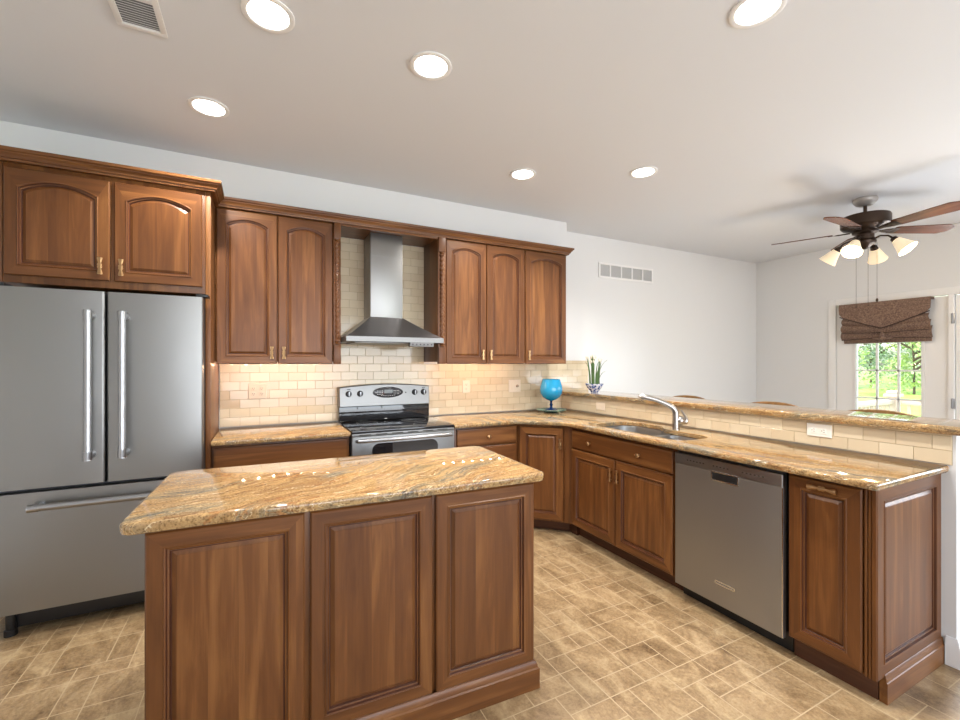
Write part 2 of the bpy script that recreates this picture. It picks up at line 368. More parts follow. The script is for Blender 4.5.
def slab(name, P, ztop, m, parent=None, hole=None, edge=EDGE):
    if area2(P) < 0: P = P[::-1]
    bm = bmesh.new(); rings = []
    for d, z in edge:
        rings.append([bm.verts.new((q.x, q.y, ztop+z)) for q in inset(P, d)])
    n = len(P)
    for i in range(len(rings)-1):
        for k in range(n): bm.faces.new((rings[i][(k+1) % n], rings[i][k], rings[i+1][k], rings[i+1][(k+1) % n]))
    hr = []
    if hole:
        H = hole if area2(hole) > 0 else hole[::-1]
        for d, z in [(0, 0), (-.003, -.003), (-.003, edge[-1][1]+.003), (0, edge[-1][1])]:
            hr.append([bm.verts.new((q.x, q.y, ztop+z)) for q in inset(H, -d-.003)])
        nh = len(H)
        for i in range(len(hr)-1):
            for k in range(nh): bm.faces.new((hr[i][k], hr[i][(k+1) % nh], hr[i+1][(k+1) % nh], hr[i+1][k]))
    bm.edges.ensure_lookup_table()
    def ring_edges(r):
        return [bm.edges.get((r[k], r[(k+1) % len(r)])) for k in range(len(r))]
    for a, b in ((rings[0], hr[0] if hr else None), (rings[-1], hr[-1] if hr else None)):
        if b is None: bm.faces.new(a)
        else: bmesh.ops.triangle_fill(bm, use_beauty=True, use_dissolve=False, edges=ring_edges(a)+ring_edges(b))
    bmesh.ops.recalc_face_normals(bm, faces=bm.faces[:])
    me = bpy.data.meshes.new(name); bm.to_mesh(me); bm.free(); me.materials.append(m)
    me.polygons.foreach_set('use_smooth', [True]*len(me.polygons)); me.set_sharp_from_angle(angle=math.radians(40))
    o = bpy.data.objects.new(name, me); COL.objects.link(o)
    if parent: o.parent = parent
    return o
def sweep(mb, path, prof, mi=0):
    # path: open list of (x,y); prof: (offset to the right-hand side, z)
    P = [Vector(p) for p in path]; n = len(P); V = []; F = []; m = len(prof)
    for i in range(n):
        a = (P[i]-P[i-1]).normalized() if i > 0 else (P[1]-P[0]).normalized()
        b = (P[i+1]-P[i]).normalized() if i < n-1 else a
        na = Vector((a.y, -a.x)); nb = Vector((b.y, -b.x)); q = (na+nb).normalized(); k = q.dot(na)
        for d, z in prof: V.append((P[i].x+q.x*d/k, P[i].y+q.y*d/k, z))
    for i in range(n-1):
        for j in range(m):
            F.append((i*m+j, i*m+(j+1) % m, (i+1)*m+(j+1) % m, (i+1)*m+j))
    F.append(tuple(range(m))); F.append(tuple((n-1)*m+j for j in range(m-1, -1, -1)))
    return mb.add(V, F, mi)

# ---- raised panel door, front at y=-t, origin lower left at (x0,z0)
def door_mb(x0, z0, x1, z1, arch=0, stile=.056, rail=None, t=.020, y=0, raised=True):
    rail = rail or stile; NA = 14 if arch else 1
    def loop(d, yy, a, base_extra=(0, 0)):
        # d inset from door edge on sides; rail inset uses same growth
        sx = d; sz = d
        pts = [(x0+sx, yy, z0+sz), (x1-sx, yy, z0+sz)]
        zt = z1-sz
        for k in range(NA+1):
            u = k/NA; xx = (x1-sx)+(x0+sx-(x1-sx))*u
            h = a*(math.sin(PI*u)**.85 if 0 < u < 1 else 0) if a else 0
            pts.append((xx, yy, zt-a+h if a else zt))
        return pts
    L = [loop(0, y, 0), loop(0, y-t+.005, 0), loop(.005, y-t, 0)]
    L.append(loop(stile-.006, y-t, arch)); L.append(loop(stile-.003, y-t-.003, arch)); L.append(loop(stile+.001, y-t-.002, arch)); L.append(loop(stile+.004, y-t+.006, arch)); L.append(loop(stile+.009, y-t+.007, arch)); L.append(loop(stile+.012, y-t+.012, arch))
    L.append(loop(stile+.015, y-t+.012, arch))
    L.append(loop(stile+.026, y-t+.007, arch*.97)); L.append(loop(stile+.028, y-t+.0055, arch*.97))
    n = len(L[0]); mi = []
    for i in range(len(L)-1):
        row = []
        for k in range(n):
            hor = (k == 0) or (2 <= k < n-1)
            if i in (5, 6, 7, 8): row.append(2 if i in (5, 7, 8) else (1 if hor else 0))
            else: row.append(1 if hor and i < 9 else 0)
        mi.append(row)
    mb = MB(); mb.loops(L, cap0=True, cap1=True, mi=mi+[0]); return mb
WM = None
def door(name, parent, x0, z0, x1, z1, arch=0, y=0, t=.020, stile=.056):
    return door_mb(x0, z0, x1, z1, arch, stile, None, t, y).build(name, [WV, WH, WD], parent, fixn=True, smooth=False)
def drawer_front(name, parent, x0, z0, x1, z1, y=0, t=.020):
    mb = MB(); L = []
    for d, yy in ((0, y), (0, y-t+.007), (.004, y-t+.003), (.010, y-t+.002), (.013, y-t)):
        L.append([(x0+d, yy, z0+d), (x1-d, yy, z0+d), (x1-d, yy, z1-d), (x0+d, yy, z1-d)])
    mb.loops(L, cap0=True, cap1=True); return mb.build(name, WH, parent, fixn=True, ang=25)
def bow_handle(parent, x, z, y=-.02, horiz=False, h=.092):
    mb = MB(); k = h/2; prof = [(.0105, -k), (.0115, -k*.9), (.0085, -k*.6), (.005, -k*.25), (.0075, -k*.1), (.008, 0), (.0075, k*.1), (.005, k*.25), (.0085, k*.6), (.0115, k*.9), (.0105, k)]
    R = Matrix.Translation((x, y-.016, z)) @ (Matrix.Rotation(PI/2, 4, 'Y') if horiz else Matrix.Identity(4)) @ Matrix.Diagonal((1, .6, 1, 1))
    mb.lathe(prof, seg=16, M=R, flute=.18, fn=5)
    for s in (-1, 1):   # loops of the knot and the two posts
        ring = [(math.cos(a)*.0085, 0, math.sin(a)*.008+s*.006) for a in [i*PI/6 for i in range(13)]]
        mb.tube(ring, .0028, 6, M=R, cap=False)
        c = R @ Vector((0, 0, s*k*.72)); mb.tube([(c.x, y, c.z), (c.x, y-.014, c.z)], .004, 8)
    return mb.build('handle', BRZ, parent)
def knob(parent, x, z, y=-.02):
    mb = MB(); M = Matrix.Translation((x, y, z)) @ Matrix.Rotation(PI/2, 4, 'X')
    mb.lathe([(.008, 0), (.006, .004), (.005, .012), (.013, .018), (.015, .024), (.011, .030), (.004, .031)], seg=18, M=M, flute=.07, fn=6)
    mb.tube([(x-.018, y-.022, z+.002), (x, y-.029, z), (x+.018, y-.022, z-.002)], .0035, 6)
    return mb.build('knob', BRZ, parent)

# ------------------------------------------------------------------ room shell
H = 2.776; XL, XR, YF = -4.60, 3.37, -6.55
def floor_build():
    u = .1015; x_0, y_0 = -1.32, -2.23
    i0 = math.floor((XL-x_0)/u); i1 = math.ceil((XR-x_0)/u); j0 = math.floor((YF-y_0)/u); j1 = math.ceil((0-y_0)/u)
    used = set(); rnd = random.Random(3); mb = MB()
    preset = {(-2, 0): (2, 2), (-3, 1): (1, 1), (-3, -1): (1, 2), (0, 1): (1, 1), (0, -1): (1, 1)}
    def put(i, j, w, h):
        for a in range(w):
            for b in range(h): used.add((i+a, j+b))
        X0, Y0 = max(x_0+i*u, XL), max(y_0+j*u, YF); X1, Y1 = min(x_0+(i+w)*u, XR), min(y_0+(j+h)*u, 0); g = .0022
        if X1-X0 < .01 or Y1-Y0 < .01: return
        t = rnd.random(); V = [(X0, Y0, 0), (X1, Y0, 0), (X1, Y1, 0), (X0, Y1, 0), (X0+g, Y0+g, 0), (X1-g, Y0+g, 0), (X1-g, Y1-g, 0), (X0+g, Y1-g, 0)]
        mb.add(V, [(4, 5, 6, 7), (0, 1, 5, 4), (1, 2, 6, 5), (2, 3, 7, 6), (3, 0, 4, 7)], [0, 1, 1, 1, 1], t)
    for (i, j), (w, h) in preset.items(): put(i, j, w, h)
    for j in range(j0, j1):
        for i in range(i0, i1):
            if (i, j) in used: continue
            opts = [(2, 2)]*5+[(1, 2)]*3+[(2, 1)]*3+[(1, 1)]*2; rnd.shuffle(opts); opts.append((1, 1))
            for w, h in opts:
                if all((i+a, j+b) not in used for a in range(w) for b in range(h)): put(i, j, w, h); break
    struct('floor', mb, [FLM, FLG], smooth=False, tone=True)
    return
floor_build()
struct('ceiling', MB().box(XL-.1, YF-.1, H, XR+.1, .1, H+.1), CEIL)
struct('wall_back', MB().box(XL-.1, 0, -.02, XR+.1, .12, H-.001), WHT)
struct('wall_left', MB().box(XL-.12, YF-.12, -.02, XL, -.001, H-.001), WHT)
struct('wall_soffit', MB().box(XL+.001, -.227, 2.4815, -.10, -.001, H-.001), WHT)
def wall_holes(name, axis, c0, c1, a0, a1, holes):
    mb = MB(); z1 = H-.001
    def b(p, q, z0, z_):
        if q-p < .001 or z_-z0 < .001: return
        if axis == 'x': mb.box(c0, p, z0, c1, q, z_)
        else: mb.box(p, c0, z0, q, c1, z_)
    cur = a0
    for h0, h1, hz0, hz1 in sorted(holes):
        b(cur, h0, -.02, z1); b(h0, h1, -.02, hz0); b(h0, h1, hz1, z1); cur = h1
    b(cur, a1, -.02, z1); struct(name, mb, WHT)
D1 = (-1.905, -.945); D2 = (-2.895, -1.95)
wall_holes('wall_right', 'x', XR, XR+.12, YF-.1, -.001, [(D2[0], D1[1], 0.0, 2.07), (-5.8, -3.8, .75, 2.15)])
wall_holes('wall_rear', 'y', YF-.12, YF, XL+.001, XR-.001, [(-3.4, 1.0, .75, 2.3)])
def window(name, axis, c, p, q, z0, z1, n):
    mb = MB(); gl = MB(); w = .06
    def B(m, a, b, za, zb, d0, d1):
        if axis == 'y': m.box(a, c+d0, za, b, c+d1, zb)
        else: m.box(c+d0, a, za, c+d1, b, zb)
    for a, b, za, zb in [(p, p+w, z0, z1), (q-w, q, z0, z1), (p+w, q-w, z0, z0+w), (p+w, q-w, z1-w, z1)]: B(mb, a, b, za, zb, -.03, .03)
    for k in range(1, n):
        x = p+(q-p)*k/n; B(mb, x-.03, x+.03, z0+w, z1-w, -.03, .03)
    o = struct(name, mb, TRIM); B(gl, p+w, q-w, z0+w, z1-w, -.003, .003); gl.build('pane', GLS, o, smooth=False)
window('added_window_1', 'y', YF-.05, -3.399, .999, .751, 2.299, 3)  # unseen window, added as an opening for the rear fill lamp
window('added_window_2', 'x', XR+.03, -5.799, -3.801, .751, 2.149, 2)  # unseen window, added to let in the right fill lamp

# patio doors, hinged pair with a mullion between
mb = MB()
xw = XR
def casing(mb, y0, y1, z1, w=.075):
    for a, b in ((y0-w, y0), (y1, y1+w)): mb.box(xw-.018, a, 0.001, xw-.001, b, z1+w, .004)
    mb.box(xw-.018, y0, z1, xw-.001, y1, z1+w, .004)
casing(mb, D2[0]+.001, D1[1]-.001, 2.07)
mb.box(xw-.02, -1.95+.001, .001, xw+.06, -1.906, 2.069, .003)
struct('trim_1', mb, TRIM)
def patio(name, y0, y1, lite0, lite1, hinge_y):
    mb = MB(); z0, z1 = .012, 2.062; x0, x1 = xw+.006, xw+.05; la, lb = .36, 1.93
    mb.box(x0, y0, z0, x1, lite0, z1); mb.box(x0, lite1, z0, x1, y1, z1); mb.box(x0, lite0, z0, x1, lite1, la); mb.box(x0, lite0, lb, x1, lite1, z1)
    for a, b, za, zb in ((lite0-.025, lite0, la-.025, lb+.025), (lite1, lite1+.025, la-.025, lb+.025), (lite0, lite1, la-.025, la), (lite0, lite1, lb, lb+.025)):
        mb.box(x0-.010, a, za, x0+.001, b, zb, .003)
    o = struct(name, mb, TRIM)
    mu = MB(); W_ = lite1-lite0
    for k in (1, 2): mu.box(x0+.004, lite0+W_*k/3-.009, la, x0+.028, lite0+W_*k/3+.009, lb)
    for k in range(1, 5): mu.box(x0+.004, lite0, la+(lb-la)*k/5-.009, x0+.028, lite1, la+(lb-la)*k/5+.009)
    mu.build('muntin', TRIM, o); MB().box(x0+.014, lite0, la, x0+.018, lite1, lb).build('pane', GLS, o, smooth=False)
    for z in ((.22, .98, 1.83) if hinge_y < -1.5 else ()):
        MB().box(xw-.024, hinge_y-.014, z-.05, xw-.0185, hinge_y+.014, z+.05, .002).tube([(xw-.028, hinge_y, z-.052), (xw-.028, hinge_y, z+.052)], .006, 8).build('hinge', STB, o)
    return o
patio('door_1', D1[0]+.003, D1[1]-.003, -1.70, -1.14, -.952)
patio('door_2', D2[0]+.003, D2[1]-.003, -2.70, -2.14, -1.94)

# half wall behind the peninsula
PW = .13; PE = -2.905
struct('wall_peninsula', MB().box(.0095, PE, 0.001, PW, -.001, 1.056), WHT)
def baseboard(name, path):
    mb = MB(); sweep(mb, path, [(0, .001), (.016, .001), (.016, .085), (.012, .10), (.009, .115), (.004, .128), (0, .13)]); return struct(name, mb, TRIM, fixn=True)
baseboard('baseboard_peninsula', [(.009, -2.872), (.009, PE-.001), (PW+.001, PE-.001), (PW+.001, -.02)])
baseboard('baseboard_back', [(XR-.001, -.001), (PW+.02, -.001)][::-1])
baseboard('baseboard_right', [(XR-.001, -.02), (XR-.001, D1[1]+.078)])
baseboard('baseboard_left', [(XL+.001, YF+.02), (XL+.001, -.80)])

# ------------------------------------------------------------------ tile backsplashes
TW, TH = .1315, .066
def tiles(name, org, ux, nrm, spans, z0, label):
    # spans: (a0,a1,z0,z1) in wall coordinate along ux
    mb = MB(); rnd = random.Random(11); ux = Vector(ux); nr = Vector(nrm); org = Vector(org); up = Vector((0, 0, 1)); g = .0009; th = .008
    def P(a, z, d): return org+ux*a+up*z+nr*d
    for a0, a1, za, zb in spans:
        V = [P(a0, za, .001), P(a1, za, .001), P(a1, zb, .001), P(a0, zb, .001), P(a0, za, .0055), P(a1, za, .0055), P(a1, zb, .0055), P(a0, zb, .0055)]
        mb.add(V, [(0, 3, 2, 1), (4, 5, 6, 7), (0, 1, 5, 4), (1, 2, 6, 5), (2, 3, 7, 6), (3, 0, 4, 7)], 1)
        r0 = int(math.floor((za-z0)/TH+1e-6)); r1 = int(math.ceil((zb-z0)/TH-1e-6))
        for r in range(r0, r1):
            zz0, zz1 = max(z0+r*TH, za), min(z0+(r+1)*TH, zb)
            if zz1-zz0 < .008: continue
            k = math.floor(a0/TW)-1
            while True:
                b0 = k*TW+(TW/2 if r % 2 else 0); b1 = b0+TW; k += 1
                if b0 >= a1: break
                if b1 <= a0: continue
                b0, b1 = max(b0, a0), min(b1, a1)
                if b1-b0 < .008: continue
                tx, tz = rnd.gauss(0, .005), rnd.gauss(0, .005); e = .0035; A, B_, Z0, Z1 = b0+g, b1-g, zz0+g, zz1-g
                ca, cz = (A+B_)/2, (Z0+Z1)/2
                f = lambda a, z: P(a, z, th+(a-ca)*tx+(z-cz)*tz)
                V = [P(A, Z0, .004), P(B_, Z0, .004), P(B_, Z1, .004), P(A, Z1, .004)]
                for dd, hh in ((.0003, .0006), (.0012, 0)):
                    for a, z in ((A+dd, Z0+dd), (B_-dd, Z0+dd), (B_-dd, Z1-dd), (A+dd, Z1-dd)): V.append(f(a, z)-nr*hh)
                F = [(j, (j+1) % 4, 4+(j+1) % 4, 4+j) for j in range(4)]+[(4+j, 4+(j+1) % 4, 8+(j+1) % 4, 8+j) for j in range(4)]+[(8, 9, 10, 11)]
                mb.add(V, F, 0, rnd.random())
    o = mb.build(name, [SUB, GROUT], None, tone=True, fixn=True, smooth=False); return tag(o, label, 'tile backsplash')
tiles('tile_backsplash', (-4, 0, 0), (1, 0, 0), (0, -1, 0), [(.922, 4.363, .9155, 1.3755), (1.722, 2.488, 1.3755, 2.4110), (3.81, 4.363, 1.3755, 1.41)], .915, 'glossy cream subway tiles on the long wall behind the stove and hood')
tiles('tile_backsplash', (.0095, 0, 0), (0, -1, 0), (-1, 0, 0), [(.011, 2.893, .9155, 1.0555)], .915, 'short band of cream subway tiles on the half wall behind the sink')

# ------------------------------------------------------------------ cabinets
def cabinet(name, label, cat, loc, rz, w, d, z0, z1, group=None, toe=None, box_name='cabinet_box'):
    t = thing(name, label, cat, loc, rz, group)
    MB().box(.0005, .001, z0, w-.0005, d, z1, .0015).build(box_name, [WV], t)
    if toe: MB().box(.002, toe, .001, w-.002, d, z0-.001).build('toe_kick', [WT], t)
    return t
Y_UP = -.33
# over the refrigerator
c = cabinet('wall_cabinet', 'wide cherry wall cabinet with two short arched doors above the refrigerator', 'cabinet', (-3.995, -.60, 0), 0, .885, .597, 1.80, 2.4185)
for x0, x1, hx in ((.010, .437, .397), (.455, .870, .488)):
    dd = door('door', c, x0, 1.838, x1, 2.392, .045); bow_handle(dd, hx, 1.915)
MB().box(.8855, -.001, .001, .913, .597, 2.4175, .002).build('side_panel', WV, c); MB().box(-.034, -.001, 1.801, -.0005, .597, 2.4175, .002).build('side_panel', WV, c)
# left of hood
def pilaster(parent, x0, x1, z0, z1, yf):
    mb = MB(); mb.box(x0, yf, z0, x1, 0, z1, .002); 
    mb.box(x0+.001, yf-.012, z0, x1-.001, yf, z0+.14, .003); mb.box(x0+.001, yf-.012, z1-.12, x1-.001, yf, z1, .003)
    cx = (x0+x1)/2; r = (x1-x0)*.30
    V = []; 
    prof = []; 
    n = 120; seg = 16; zA, zB = z0+.145, z1-.125
    verts = []; faces = []
    for i in range(n+1):
        z = zA+(zB-zA)*i/n; e = min(i, n-i)/n
        rr = .85*r*(1.25 if e < .01 else (.8 if e < .025 else (1.2 if e < .035 else 1)))
        for k in range(seg):
            th = 2*PI*k/seg; q = rr*(1+.22*math.cos(3*(th-z*55)))
            verts.append((cx+q*math.cos(th), yf-.002+q*math.sin(th)*.9, z))
    for i in range(n):
        for k in range(seg): faces.append((i*seg+k, i*seg+(k+1) % seg, (i+1)*seg+(k+1) % seg, (i+1)*seg+k))
    mb.add(verts, faces); return mb.build('rope_pilaster', WV, parent)
c = cabinet('wall_cabinet', 'tall cherry wall cabinet with two arched doors left of the range hood', 'cabinet', (-3.08, Y_UP, 0), 0, .80, .328, 1.394, 2.4185)
for x0, x1, hx in ((.008, .372, .337), (.378, .742, .413)):
    dd = door('door', c, x0, 1.378, x1, 2.408, .038); bow_handle(dd, hx, 1.455, h=.085)
pilaster(c, .748, .799, 1.377, 2.4175, -.022)
c = cabinet('wall_cabinet', 'tall cherry wall cabinet with two arched doors and rope pilaster right of the range hood', 'cabinet', (-1.512, Y_UP, 0), 0, .842, .328, 1.394, 2.4185)
pilaster(c, .001, .068, 1.377, 2.4175, -.022)
for x0, x1, hx in ((.074, .448, .412), (.454, .834, .490)):
    dd = door('door', c, x0, 1.378, x1, 2.408, .038); bow_handle(dd, hx, 1.455, h=.085)
c = cabinet('wall_cabinet', 'narrow single door cherry wall cabinet at the right end of the row', 'cabinet', (-.668, Y_UP, 0), 0, .474, .328, 1.384, 2.4185)
dd = door('door', c, .010, 1.378, .466, 2.408, .038); bow_handle(dd, .040, 1.455, h=.085)
MB().box(.474, -.30+.33, 1.385, .4745, .31, 2.40).build('end_panel', WV, c)
hb = MB(); hb.lathe([(.009, -.04), (.006, -.012), (.008, 0), (.006, .012), (.009, .04)], seg=12, M=Matrix.Translation((.492, .04, 1.455)), flute=.15, fn=5)
hb.tube([(.474, .04, 1.48), (.492, .04, 1.48)], .004, 8).tube([(.474, .04, 1.43), (.492, .04, 1.43)], .004, 8); hb.build('handle', BRZ, c)
# crown moulding
mb = MB(); sweep(mb, [(-4.030, -.003), (-4.030, -.603), (-3.079, -.603), (-3.079, -.333), (-.192, -.333), (-.192, -.003)], [(-.015, 2.420), (.021, 2.4195), (.023, 2.430), (.030, 2.432), (.031, 2.437), (.036, 2.446), (.045, 2.453), (.046, 2.459), (.054, 2.463), (.056, 2.468), (.056, 2.479), (-.015, 2.479)])
tag(mb.build('crown_moulding', WH, None, fixn=True, ang=30), 'long cherry crown moulding running along the tops of the wall cabinets', 'moulding')
tag(MB().box(-2.279, -.345, 2.412, -1.513, -.010, 2.4185).box(-2.279, -.351, 2.400, -1.513, -.331, 2.4185, .002).build('valance_board', WH), 'cherry bridging board above the range hood between the cabinets', 'board')

# base cabinets
Y_B = -.60
c = cabinet('base_cabinet', 'cherry base cabinet between the refrigerator and the stove', 'cabinet', (-3.079, Y_B, 0), 0, .815, .597, .10, .8825, toe=.075)
drawer_front('drawer', c, .012, .715, .803, .868); dd = door('door', c, .012, .112, .403, .703); bow_handle(dd, .372, .63); dd = door('door', c, .410, .112, .803, .703); bow_handle(dd, .442, .63)
c = cabinet('base_cabinet', 'cherry base cabinet with stacked drawers right of the stove', 'cabinet', (-1.487, Y_B, 0), 0, .583, .597, .10, .8825, toe=.075)
for za, zb in ((.732, .868), (.425, .720), (.112, .413)):
    dr = drawer_front('drawer', c, .030, za, .565, zb); knob(dr, .298, (za+zb)/2)
# corner cabinet: diagonal face
c = thing('base_cabinet', 'diagonal cherry corner cabinet with one door under the blue goblet', 'cabinet', (-.902, -.602, 0), -math.radians(45))
L = math.hypot(.285, .285)
def loc45(x, y):  # world -> local
    v = Vector((x+.902, y+.602)); a = math.radians(45); return (v.x*math.cos(a)-v.y*math.sin(a), v.x*math.sin(a)+v.y*math.cos(a))
outl = [loc45(*p) for p in [(-.902, -.602), (-.617, -.887), (-.617+.02, -.93), (-.002, -.93), (-.002, -.002), (-.902, -.002)]]
MB().loops([[(x, y, .10) for x, y in outl], [(x, y, .8825) for x, y in outl]], cap0=True, cap1=True).build('cabinet_box', WV, c, fixn=True)
outt = [loc45(*p) for p in [(-.900, -.525), (-.845, -.525), (-.545, -.83), (-.545, -.925), (-.004, -.925), (-.004, -.004), (-.900, -.004)]]
MB().loops([[(x, y, .001) for x, y in outt], [(x, y, .099) for x, y in outt]], cap0=True, cap1=True).build('toe_kick', WT, c, fixn=True)
dd = door('door', c, .020, .112, L-.024, .862); bow_handle(dd, L-.052, .735, h=.08)
X_P = -.597
R90 = -PI/2
def open_cabinet(*a, **k):
    t = cabinet(*a, **k); w, d = a[5], a[6]
    ch = [o for o in t.children if o.name.startswith('cabinet_box')][0]; bpy.data.objects.remove(ch)
    mb = MB(); mb.box(.0005, .001, .10, w-.0005, .018, .8825).box(.0005, .018, .10, .018, d, .8825).box(w-.018, .018, .10, w-.0005, d, .8825).box(.018, d-.012, .10, w-.018, d, .8825).box(.018, .018, .10, w-.018, d-.012, .118); mb.build('cabinet_box', WV, t); return t
c = open_cabinet('sink_cabinet', 'cherry sink base cabinet with two doors left of the dishwasher', 'cabinet', (X_P, -.932, 0), R90, .972, .595, .10, .8825, toe=.075)
dr = drawer_front('false_drawer', c, .012, .718, .958, .858); knob(dr, .232, .785); knob(dr, .706, .785)
for x0, x1, hx in ((.012, .480, .452), (.488, .958, .516)):
    dd = door('door', c, x0, .112, x1, .706); bow_handle(dd, hx, .600)
c = cabinet('base_cabinet', 'cherry end cabinet with one pull out door beside the open end of the peninsula', 'cabinet', (X_P, -2.522, 0), R90, .318, .595, .10, .8825, toe=.045)
dd = door('door', c, .010, .112, .287, .864); bow_handle(dd, .150, .835, horiz=True, h=.11)
mb = MB()
for k, xx in enumerate((.2965, .3100)):
    mb.tube([(xx, -.006, .104), (xx, -.006, .87)], .006, 12)
mb.build('reeded_corner', WV, c)
ep = thing('end_panel', 'framed cherry panel closing the open end of the peninsula', 'panel', (-.612, -2.8405, 0), 0)
door('panel', ep, .001, .104, .615, .879, stile=.06, t=.018)
mb = MB(); sweep(mb, [(.058, -.0185), (.6155, -.0185)], [(0, .001), (.010, .001), (.010, .085), (.007, .088), (.006, .098), (.003, .115), (0, .118)]); mb.box(.060, -.0185, .001, .614, -.001, .10); mb.build('base_moulding', WH, ep, fixn=True)

# ------------------------------------------------------------------ countertops
slab('countertop', fillet([(-3.078, -.0095, 0), (-3.078, -.645, 0), (-2.262, -.645, .004), (-2.262, -.010, 0)]), .914, GR, edge=EDGE2)
tag(bpy.data.objects['countertop'], 'short granite counter between the refrigerator and the stove', 'countertop')
main = fillet([(-1.488, -.0092, 0), (-1.488, -.645, .004), (-.925, -.645, .16), (-.655, -.92, .16), (-.680, -2.885, .010), (-.0005, -2.885, .004), (-.0005, -.0092, 0)], 8)
hole = fillet([(-.555, -1.08, .13), (-.150, -1.08, .13), (-.150, -1.41, .10), (-.245, -1.52, .08), (-.245, -1.905, .10), (-.555, -1.905, .10)], 8)
o = slab('countertop', main, .914, GR2, hole=hole, edge=EDGE2); tag(o, 'long granite counter turning the corner and running along the sink side', 'countertop')
o = slab('bar_ledge', fillet([(-.040, -.011, 0), (-.040, -2.955, .03), (.370, -2.955, .03), (.370, -.011, 0)]), 1.0955, GR2); tag(o, 'raised granite bar ledge on top of the half wall', 'countertop')

# ------------------------------------------------------------------ sink
def bowl(P, depth, top=.8825, mats=None):
    mb = MB(); L = []
    if area2(P) < 0: P = P[::-1]
    for d, z in [(-.018, 0), (0, 0), (.004, -.012), (.010, -depth*.85), (.020, -depth*.96), (.045, -depth)]:
        L.append([(q.x, q.y, top+z) for q in inset(P, d)])
    mb.loops(L, cap1=True); return mb
sk_ = thing('kitchen_sink', 'undermount stainless steel double bowl sink in the peninsula counter', 'sink', (-.35, -1.5, .8825))
def off(P): return [Vector((q.x+.35, q.y+1.5)) for q in P]
A = off(fillet([(-.552, -1.085, .12), (-.155, -1.085, .12), (-.155, -1.42, .09), (-.248, -1.56, .05), (-.552, -1.56, .05)], 8))
B = off(fillet([(-.552, -1.60, .05), (-.250, -1.60, .05), (-.250, -1.90, .09), (-.552, -1.90, .09)], 8))
bowl(A, .20, 0).build('large_bowl', STH, sk_, fixn=True); bowl(B, .15, 0).build('small_bowl', STH, sk_, fixn=True)
MB().box(-.20, -.098, -.02, .10, -.062, -.003, .006).build('divider', STH, sk_)
for cx_, cy_, dz in ((-.0, .16, -.199), (-.05, -.25, -.149)):
    MB().lathe([(.042, 0), (.042, .003), (.03, .004), (.028, .001)], (cx_, cy_, dz), 24).build('drain', CHR, sk_)
# faucet
f = thing('faucet', 'satin nickel pull out faucet leaning over the sink', 'faucet', (-.185, -1.565, .9145))
MB().lathe([(.028, 0), (.028, .004), (.023, .008), (.022, .100), (.021, .130), (.012, .140), (.004, .141)], seg=24).lathe([(.004, -.034), (.022, -.028), (.032, -.012), (.034, .004), (.028, .020), (.016, .030), (.004, .033)], (.026, -.014, .062), 24).build('body', NICK, f)
MB().tube([(0, 0, .100), (-.004, .002, .130), (-.018, .012, .155), (-.060, .040, .182), (-.105, .069, .204), (-.135, .088, .215)], [.020, .0205, .020, .0175, .016, .0155], 14).build('spout', NICK, f)
MB().tube([(-.130, .085, .213), (-.145, .095, .218), (-.190, .124, .230), (-.200, .131, .227), (-.205, .134, .219)], [.0165, .019, .020, .018, .015], 14).build('spray_head', NICK, f)
MB().tube([(.045, -.025, .055), (.062, -.034, .050), (.070, -.038, .062)], [.016, .016, .013], 12).tube([(.070, -.038, .058), (.060, -.032, .088), (.042, -.022, .122), (.034, -.018, .134)], [.012, .009, .007, .007], 10).build('lever', NICK, f)

# ------------------------------------------------------------------ island
isl = thing('kitchen_island', 'cherry kitchen island with three framed panels standing in the middle of the floor', 'kitchen island', (-2.45, -1.785, 0), -math.radians(2.2))
MB().box(-.660, -.312, .10, .694, .318, .8745, .002).box(-.660, -.30, .001, .682, .30, .099).build('cabinet_box', WV, isl)
for x0, x1 in ((-.661, -.217), (-.199, .240), (.254, .694)):
    door('panel', isl, x0, .112, x1, .872, y=-.312, t=.018, stile=.052)
mb = MB(); sweep(mb, [(-.661, .318), (-.661, -.330), (.695, -.330), (.695, .318), (-.661, .318)][::1], [(0, .001), (.016, .001), (.016, .085), (.010, .089), (.009, .100), (.003, .114), (0, .116)]); mb.build('base_moulding', WH, isl, fixn=True)
for s, x in ((0, .694),):
    pm = door_mb(-.29, .14, .29, .86, 0, .06, None, .014, 0); M = Matrix.Translation((x, 0, 0)) @ Matrix.Rotation(PI/2, 4, 'Z')
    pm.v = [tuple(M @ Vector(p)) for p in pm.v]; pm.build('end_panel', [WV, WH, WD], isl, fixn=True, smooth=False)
for x0, x1 in ((-.66, -.225), (-.22, .225), (.23, .68)):
    pm = door_mb(-x1, .14, -x0, .70, 0, .056, None, .018, 0); M = Matrix.Translation((0, .318, 0)) @ Matrix.Rotation(PI, 4, 'Z')
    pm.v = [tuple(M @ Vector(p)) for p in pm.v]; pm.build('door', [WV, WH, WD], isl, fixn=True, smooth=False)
o = slab('countertop', fillet([(-.725, -.345, .035), (.748, -.345, .035), (.740, .345, .05), (-.725, .345, .05)]), .914, GR); o.location = (-2.45, -1.785, 0); o.rotation_euler = (0, 0, -math.radians(2.2))
tag(o, 'glossy golden granite slab lying on the kitchen island', 'countertop')

